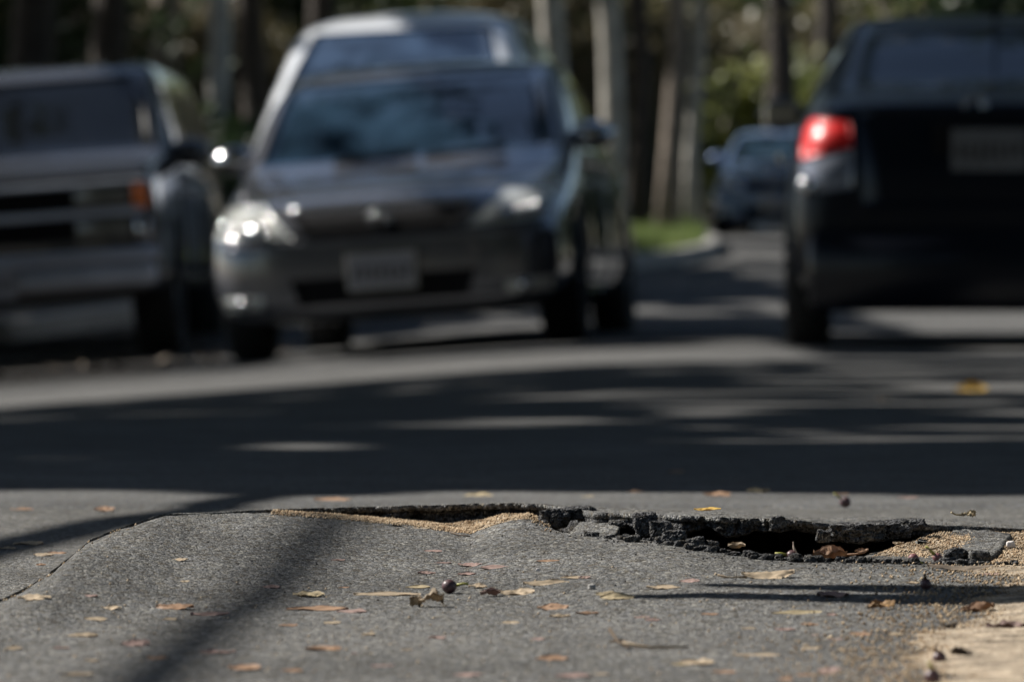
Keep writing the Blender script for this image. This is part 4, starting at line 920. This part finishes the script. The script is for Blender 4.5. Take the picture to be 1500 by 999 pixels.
def thrB(x, y):
    t = np.full_like(x, -0.08)
    t = t - 0.9*smooth((x-0.35)/0.5)*smooth((y-29)/3)*smooth((2.3-x)/.4)      # road beyond the sedan stays shaded
    t = np.where((x > 2.2) & (y > 31) & (y < 42), 0.5, t)
    t = np.where((y > 55) & (y < 67) & (x > 0.4) & (x < 4.2), 0.45, t)
    t = np.where(y < np.interp(x, [-4, -2, -.5, 1, 5], [28.2, 27.6, 25.8, 25.2, 25.2])+.5*fbm(x*1.5, 0*x, 0, 67, 3), 9, t)
    t = np.where((x < -1.2) & (y > 27), t-.5, t)
    t = np.where((y > 54), t+.36, t)
    t = np.where((x > 3.0) & (x < 4.2) & (y > 70), 9, t)
    t = np.where((x > -1.35) & (x < -0.30) & (y > 27.3) & (y < 30.2), 9, t)
    t = np.where((x > -.9) & (x < .0) & (y > 28.6) & (y < 30.3), 9, t)
    t = np.where((x > -.6) & (x < .3) & (y > 27.3) & (y < 28.5), 9, t)
    t = np.where((x > -.6) & (x < 2.0) & (y > 27.6) & (y < 31.5), np.maximum(t, .16), t)
    t = np.where((x > -.6) & (x < .8) & (y > 29.4) & (y < 31.2), np.maximum(t, .3), t)
    t = np.where((x > -3.6) & (x < -0.9) & (y > 30.8) & (y < 33.8), 9, t)
    t = np.where((x > -0.2) & (x < 1.9) & (y > 34.6) & (y < 40.5), np.where(fbm(x*3.4, y*1.6, 0, 88, 2) > -0.16, 9, -.5), t)
    t = np.where((x > 0.2) & (x < 2.5) & (y > 50.5) & (y < 66), 9, t)
    return t
B = shade_pts(340000, -7.5, 5.8, 25.0, 74.0, 5.5, 9.5, 0, 0.8, 303, thrB)
# right hand side behind the black car: shade on its back
Cc = shade_pts(26000, 1.0, 4.6, 22.3, 31.0, 5.0, 8.0, 0, 1.6, 305, lambda x, y: np.where((x < 1.25) | ((x > 1.9) & (x < 2.5) & (y > 23.7) & (y < 25.0)), 9.0, -0.55))
allp = np.concatenate([A, B, Cc])
OV = shade_pts(70000, 5.2, 17.0, -3.0, 26.0, 6.0, 9.0, -0.45, 0.5, 311)  # unseen canopy added over the road to block sky light
OV2 = shade_pts(40000, 10.6, 17.0, 26.0, 90.0, 6.5, 9.5, -0.22, 0.35, 312)
TR = [(-9.4, 13.5, 'street tree with a broad dense crown left of the foreground shadow'), (-9.0, 19.5, 'street tree with a broad crown standing left of the shaded road'), (-10.5, 26.5, 'tall street tree left of the sunlit band of road'),
      (-10.8, 34, 'leafy street tree behind the dark truck'), (-9.8, 43, 'leafy street tree left of the silver van'), (-9.5, 52, 'leafy street tree on the inner side of the bend'), (-8.8, 62, 'leafy street tree left of the green verge'), (-8.5, 72, 'farthest leafy street tree of the left row')]
d2 = np.stack([(allp[:, 0]-t[0]-2.5)**2+(allp[:, 1]-t[1]-1.5)**2 for t in TR], 1); own = d2.argmin(1)
for i, (x, y, lab) in enumerate(TR):
    gz0 = gz(x, y)+0.13
    root = empty('street_tree', (x, y, gz0)); tag(root, lab, 'tree', 'trees shading the street')
    pts = allp[own == i]-np.array([x, y, gz0])
    if len(pts) == 0: pts = rng.normal(size=(400, 3))+np.array([2, 1, 6.])
    lim = [(3.2, *pts[rng.integers(len(pts))], .07) for _ in range(9)]
    trunk_obj(root, 6.2, .20+.02*(i % 3), lim, M['bark_dark'])
    leafcloud('crown', pts, 0.115, M['leaf_dark'], root, flat=0.6)
OR = [(6.8, 3.5, 'unseen tree added right of the camera, its crown blocking sky over the road'), (7.4, 14.0, 'unseen tree added to block sky over the shaded road from the right'), (8.2, 24.0, 'unseen sky blocking tree added on the right kerb beside the black sedan'), (8.6, 40.0, 'unseen sky blocking tree added on the right kerb beyond the black sedan')]
allo = np.concatenate([OV, OV2]); own = np.stack([(allo[:, 0]-t[0]+3)**2+(allo[:, 1]-t[1])**2 for t in OR], 1).argmin(1)
for i, (x, y, lab) in enumerate(OR):
    root = empty('street_tree', (x, y, gz(x, y))); tag(root, lab, 'tree', 'trees shading the street')
    pts = allo[own == i]-np.array([x, y, gz(x, y)])
    trunk_obj(root, 6.4, .24, [(3.2, *pts[rng.integers(len(pts))], .07) for _ in range(10)], M['bark_dark'])
    leafcloud('crown', pts, 0.15, M['leaf_dark'], root, flat=0.6)
# bare limbs whose shadows stripe the foreground, on a tree beside the camera
root = empty('street_tree', (-4.6, 1.2, 0)); tag(root, 'bare limbed tree beside the road just left of the camera', 'tree', 'trees shading the street')
mb = MB(); off = Vector((4.6, -1.2, 0))
mb.tube([(0, 0, -.05), (0.05, .03, 1.2), (.02, .1, 2.4), (.1, .1, 3.4), (.0, .3, 4.6)], [.15, .12, .10, .08, .04], 12)
def shadowlimb(a, b, h, r0, r1, start):
    a = Vector((a[0]+SX*h, a[1]+SY*h, h))+off; b = Vector((b[0]+SX*h, b[1]+SY*h, h+.0))+off
    pts = [start, start.lerp(a, .5)+Vector((0, 0, .1)), a]+[a.lerp(b, t)+Vector((0.012*math.sin(t*9), 0, 0.02*math.sin(t*7))) for t in (.2, .4, .6, .8, 1)]
    mb.tube(pts, [r0*1.6, r0*1.3, r0]+[r0+(r1-r0)*t for t in (.2, .4, .6, .8, 1)], 8)
shadowlimb((-.345, 3.3), (-.150, 5.95), 4.2, .030, .020, Vector((.0, .25, 4.0)))
shadowlimb((-.80, 4.6), (-.24, 8.3), 2.9, .045, .032, Vector((.05, .1, 3.0)))
mb.build('trunk', M['bark_brown'], root, True)
cp = rng.normal(size=(2500, 3))*np.array([.9, .9, .5])+np.array([-1.2, -.6, 4.9]); leafcloud('crown', cp, .08, M['leaf_dark'], root)
root = empty('street_tree', (2.9, 6.9, 0)); tag(root, 'slim tree with drooping twigs just outside the right edge', 'tree', 'trees shading the street')
mb = MB(); off = Vector((-2.9, -6.9, 0))
mb.tube([(0, 0, -.05), (0.02, .03, 1.0), (.0, .05, 2.0), (.05, .0, 3.2), (.2, .1, 4.4)], [.10, .08, .07, .05, .02], 10)
def droop(a, b, h, r0, st=Vector((0, .05, 1.9))):
    a = Vector((a[0]+SX*h, a[1]+SY*h, h))+off; b = Vector((b[0]+SX*h, b[1]+SY*h, h))+off
    mb.tube([st, st.lerp(b, .5)+Vector((0, 0, .1)), b, b.lerp(a, .33)+Vector((0, .004, 0)), b.lerp(a, .66)-Vector((0, .006, 0)), a], [r0*1.5, r0*1.2, r0, r0*.9, r0*.7, r0*.2], 6)
droop((.115, 5.08), (1.0, 4.90), 1.15, .075); droop((.20, 5.16), (1.0, 5.01), 1.15, .07); droop((.30, 5.12), (1.0, 4.95), 1.2, .06); droop((.36, 5.0), (1.0, 4.86), 1.2, .05)
mb.build('trunk', M['bark_brown'], root, True)
cp = rng.normal(size=(2500, 3))*np.array([.9, .9, .5])+np.array([1.3, .6, 4.6]); leafcloud('crown', cp, .08, M['leaf_dark'], root)
# drooping leafy sprays that break the near edge of the shade on the right
# ------------------------------------------------------------------ background trees
def crownpts(n, rx, ry, rz, cz, nl=14, seed=0):
    r_ = np.random.default_rng(seed); c = r_.normal(size=(nl, 3)); c /= np.linalg.norm(c, axis=1, keepdims=True); c *= r_.random((nl, 1))**.5*np.array([rx, ry, rz])
    k = r_.integers(nl, size=n); p = c[k]+r_.normal(size=(n, 3))*np.array([rx, ry, rz])*.22
    p[:, 2] += cz; return p
barks = {'d': 'bark_dark', 'p': 'bark_pale', 'b': 'bark_brown'}
BT = [(40, 54, .24, 'd', 'thick dark trunk behind the truck cab, leftmost in the row'), (172, 57, .20, 'd', 'dark trunk above the middle of the truck roof'), (318, 50, .11, 'p', 'slim pale trunk between the truck and the sedan'), (372, 60, .16, 'd', 'dark trunk just left of the silver van'),
      (468, 64, .17, 'd', 'black trunk rising over the silver van'), (812, 60, .15, 'p', 'pale grey trunk right of the van roof'), (893, 61, .14, 'p', 'pale trunk above the door mirror of the sedan'), (938, 65, .12, 'd', 'dark trunk just right of the pale pair'), (982, 62, .11, 'b', 'brown trunk rising from the green verge'),
      (1016, 70, .09, 'p', 'thin pale trunk at the right end of the verge'), (1146, 84, .24, 'd', 'dark trunk above the far blue car'), (1215, 88, .2, 'd', 'dark trunk beside the roof of the black sedan'), (250, 68, .2, 'b', 'brown trunk behind the rear of the truck'), (120, 70, .16, 'b', 'brown trunk far behind the truck roof')]
protos = {}
for i, (px, Yt, r, bk, lab) in enumerate(BT):
    x = (px-750)*Yt/F; z = float(groundz(np.array(x), np.array(Yt))); z = max(z, gz(x, Yt)+0.1) 
    root = empty('tree', (x, Yt, z-.02)); tag(root, lab, 'tree', 'tree trunks in the background')
    lim = [(7.4, random.uniform(-2, 2), random.uniform(-2, 2), random.uniform(9.4, 11), .06) for _ in range(5)]
    trunk_obj(root, 9.5, r, lim, M[barks[bk]], (random.uniform(-.4, .4), 0))
    key = i % 3
    if key not in protos: protos[key] = leafcloud('crown', crownpts(9000, 3.2, 3.2, 1.8, 10.4, 16, 40+key), .16, M['leaf_mid' if key == 0 else 'leaf_dark'], root).data
    else: link('crown', protos[key], None, root)
# shrubs and far foliage
def shrub(px, Yt, wm, hm, m, lab, n=5000, size=.09, seed=0, zb=0):
    x = (px-750)*Yt/F; z = max(float(groundz(np.array(x), np.array(Yt))), gz(x, Yt))
    root = empty('shrub', (x, Yt, z-.03)); tag(root, lab, 'shrub', 'shrubs in the background')
    mb = MB()
    for k in range(6): mb.tube([(0, 0, 0), (random.uniform(-.3, .3)*wm, random.uniform(-.2, .2), hm*.5), (random.uniform(-.45, .45)*wm, random.uniform(-.3, .3), hm*.85)], [.05, .035, .012], 6)
    mb.build('stems', M['bark_brown'], root, True)
    p = crownpts(n, wm*.5, 0.8, hm*.42, hm*.52, 18, seed); p[:, 2] = np.abs(p[:, 2]); leafcloud('foliage', p, size, M[m], root)
SH = [(1950, 50, 3.4, 2.4, 'leaf_dark', 'unseen dark bush added out past the black sedan for the cars to mirror'), (2700, 34, 3.0, 2.2, 'leaf_dark', 'unseen dark bush added level with the black sedan for the cars to mirror'), (1760, 64, 3.6, 2.6, 'leaf_dark', 'unseen dark bush added farther up the right side for the cars to mirror'), (2250, 41, 3.2, 2.3, 'leaf_dark', 'unseen dark bush added just beyond the black sedan for the cars to mirror'),  # off-frame bushes added on the right to darken the sedan's side reflection
      (-190, 47, 3.0, 1.9, 'leaf_dark', 'dark bush out past the left edge of the picture'), (-400, 50, 3.4, 2.4, 'leaf_mid', 'green bush well out past the left edge'), (-640, 52, 3.6, 2.6, 'leaf_dark', 'dark bush farthest out to the left'),
      (-40, 43, 2.6, 1.5, 'leaf_dark', 'low dark bush added as shade behind the truck, at the left edge'), (60, 45, 2.6, 1.6, 'leaf_dark', 'low dark bush added as shade, hidden behind the truck cab'), (170, 46, 2.6, 1.5, 'leaf_dark', 'low dark bush added as shade, seen past the truck bumper'), (280, 47, 2.4, 1.5, 'leaf_dark', 'low dark bush added as shade between the truck and the sedan'),  # bushes added to cover lit ground and read as shade under the truck
      (20, 66, 4.2, 3.6, 'leaf_dark', 'dark shrub behind the truck cab at the left edge'), (110, 74, 4.5, 4.2, 'leaf_brown', 'olive brown shrub above the truck roof'), (215, 76, 4.0, 4.2, 'leaf_mid', 'yellow green shrub above the rear of the truck roof'), (290, 72, 3.2, 3.4, 'leaf_brown', 'olive brown shrub beside the slim pale trunk'),
      (400, 74, 4.2, 4.4, 'leaf_dark', 'dark green shrub left of the silver van'), (560, 78, 5.0, 5.0, 'leaf_mid', 'green shrub rising over the van'), (730, 80, 4.4, 5.0, 'leaf_mid', 'green shrub right of the van roof'), (850, 76, 3.4, 4.6, 'leaf_brown', 'olive shrub between the two pale trunks'),
      (930, 80, 2.4, 4.2, 'leaf_dark', 'dark shrub behind the verge trunks'), (1050, 86, 3.4, 2.6, 'leaf_bright', 'light green shrub behind the far blue car'), (1110, 90, 3.4, 3.1, 'leaf_mid', 'mid green shrub above the far blue car'), (1190, 92, 3.6, 4.0, 'leaf_brown', 'olive shrub left of the black sedan roof'), (1300, 95, 5.0, 4.6, 'leaf_dark', 'dark shrub beyond the black sedan roof'), (1440, 95, 5.0, 4.8, 'leaf_mid', 'green shrub beyond the antenna of the black sedan'), (1580, 92, 5.0, 5.0, 'leaf_dark', 'dark shrub beyond the right edge'),
      (655, 84, 4, 5.2, 'leaf_brown', 'olive brown shrub hidden low behind the van'), (1005, 92, 3.0, 3.2, 'leaf_brown', 'olive brown shrub below the house wall')]
SH += [(2876, 29, 5.5, 3.4, 'leaf_dark', 'nearest of the unseen hedge bushes added on the right to darken car reflections'), (2463, 36, 5.5, 3.4, 'leaf_dark', 'second unseen hedge bush added on the right to darken car reflections'), (2120, 45, 5.5, 3.4, 'leaf_dark', 'third unseen hedge bush added on the right to darken car reflections'), (1892, 54, 5.5, 3.4, 'leaf_dark', 'fourth unseen hedge bush added on the right to darken car reflections'), (1631, 70, 5.5, 3.4, 'leaf_dark', 'farthest unseen hedge bush added on the right to darken car reflections')]  # hedge added out of view so the sedan's side mirrors dark leaves
for i, (px, Yt, wm, hm, m, lab) in enumerate(SH): shrub(px, Yt, wm, hm, m, lab, 5200, .10, 500+i)
FR = ['leaf_bright', 'leaf_mid', 'leaf_bright', 'leaf_mid']; fl = ['far tree at the left end of the distant row', 'second far tree of the distant row from the left', 'third far tree of the distant row from the left', 'far tree above the centre of the street', 'far tree just right of the street centre', 'far tree behind the black sedan roof', 'last far tree of the distant row at the right', 'far tree beyond the right edge']
fm = {}
for i in range(8):
    px = -60+i*250; Yt = 128+6*(i % 2); x = (px-750)*Yt/F
    root = empty('tree', (x, Yt, gz(x, Yt)-.02)); tag(root, fl[i], 'tree', 'distant row of trees')
    trunk_obj(root, 5.5, .22, [(3.5, random.uniform(-2, 2), random.uniform(-2, 2), 6, .08) for _ in range(4)], M['bark_dark'])
    k = i % 2
    if k not in fm: fm[k] = leafcloud('crown', np.concatenate([crownpts(9000, 3.6, 3, 3.4, 5.0, 22, 900+k)]), .22, M['leaf_bright' if k == 0 else 'leaf_mid'], root).data
    else: link('crown', fm[k], None, root)
# unseen trees added behind the camera to darken what the cars mirror
bk = None
lb = ['unseen tree added behind the camera at the far left of its row', 'unseen tree added behind the camera left of the middle', 'unseen tree added behind the camera in the middle', 'unseen tree added behind the camera right of the middle', 'unseen tree added behind the camera at the far right of its row']
for i in range(5):
    root = empty('tree', (-14+7*i, -14-2*(i % 2), -.05)); tag(root, lb[i], 'tree', 'unseen trees added behind the camera')
    trunk_obj(root, 6, .25, [(3.5, random.uniform(-2, 2), random.uniform(-2, 2), 6.5, .08) for _ in range(4)], M['bark_dark'])
    if bk is None: bk = leafcloud('crown', crownpts(22000, 4.2, 3, 4.6, 5.4, 30, 777), .30, M['leaf_dark'], root).data
    else: link('crown', bk, None, root)
# ------------------------------------------------------------------ house
M['stucco'] = P('grey stucco', (0.34, 0.32, 0.30), 0.9, noise=(2, .12), bump=(30, .2))
M['roof'] = P('pink clay tiles', (0.30, 0.21, 0.18), 0.85, noise=(3, .2), bump=(12, .6))
hx, hy = 5.9, 150.0; hz = gz(hx, hy)
house = empty('house', (hx, hy, hz)); tag(house, 'grey stucco house with a pinkish tiled roof behind the trunks', 'house')
mb = MB(); mb.box(-2.9, 2.9, 0, 7, -.3, 2.9); mb.build('wall', M['stucco'], house)
mb = MB(); mb.add([(-3.4, -.6, 2.85), (3.4, -.6, 2.85), (3.4, 7.6, 2.85), (-3.4, 7.6, 2.85), (-1.9, 3.5, 4.7), (1.9, 3.5, 4.7), (-3.4, -.6, 2.97), (3.4, -.6, 2.97), (3.4, 7.6, 2.97), (-3.4, 7.6, 2.97)],
                  [(3, 2, 1, 0), (6, 7, 5, 4), (7, 8, 5), (8, 9, 4, 5), (9, 6, 4), (0, 1, 7, 6), (1, 2, 8, 7), (2, 3, 9, 8), (3, 0, 6, 9)]); rf = mb.build('roof', M['roof'], house)
mb = MB(); mb.box(1.0, 1.5, 3, 3.5, 4.0, 5.3); mb.build('chimney', M['stucco'], rf)
for xx in (-1.8, 1.8):
    mb = MB(); mb.box(xx-.7, xx+.7, -.05, .02, 1.0, 2.2); f = mb.build('window', M['kerb'], house)
    mb = MB(); mb.box(xx-.6, xx+.6, -.06, -.052, 1.1, 2.1); mb.build('pane', M['glass_tint'], f)
mb = MB(); mb.box(-.5, .5, -.05, .02, 0, 2.05); d = mb.build('door', M['bark_brown'], house)
mb = MB(); mb.box(.35, .42, -.09, -.05, 1.0, 1.05); mb.build('door_handle', M['chrome'], d)
# ------------------------------------------------------------------ grass on the verge, leaf litter under the truck
n = 26000; yb = rng.uniform(48, 74, n); xb = kerbx(yb)-0.16-rng.random(n)**1.0*2.6
zb = np.array([gz(a, b) for a, b in zip(xb[:2000], yb[:2000])]); zb = G(xb, yb)
zb = G(kerbx(yb), yb)+0.12
hgt = 0.10+0.09*rng.random(n); an = rng.random(n)*3.14; wdt = .012
dx, dy = np.cos(an)*wdt, np.sin(an)*wdt; lx, ly = rng.normal(0, .035, n), rng.normal(0, .035, n)
V = np.stack([np.stack([xb-dx, yb-dy, zb], -1), np.stack([xb+dx, yb+dy, zb], -1), np.stack([xb+lx, yb+ly, zb+hgt], -1)], 1).reshape(-1, 3)
tag(link('grass', npmesh('grass', V, np.arange(3*n).reshape(-1, 3)), M['grass']), 'bright green grass on the verge behind the sedan', 'grass', kind='stuff')
n = 260; xb = rng.uniform(-4.2, -1.2, n); yb = rng.uniform(28, 37, n)
Pn = np.stack([xb, yb, G(xb, yb)+.015], -1)
tag(leafcloud('leaf_litter', Pn, .05, DM['g'], None, flat=3), 'dry leaves strewn on the ground under the truck', 'leaves', kind='stuff')
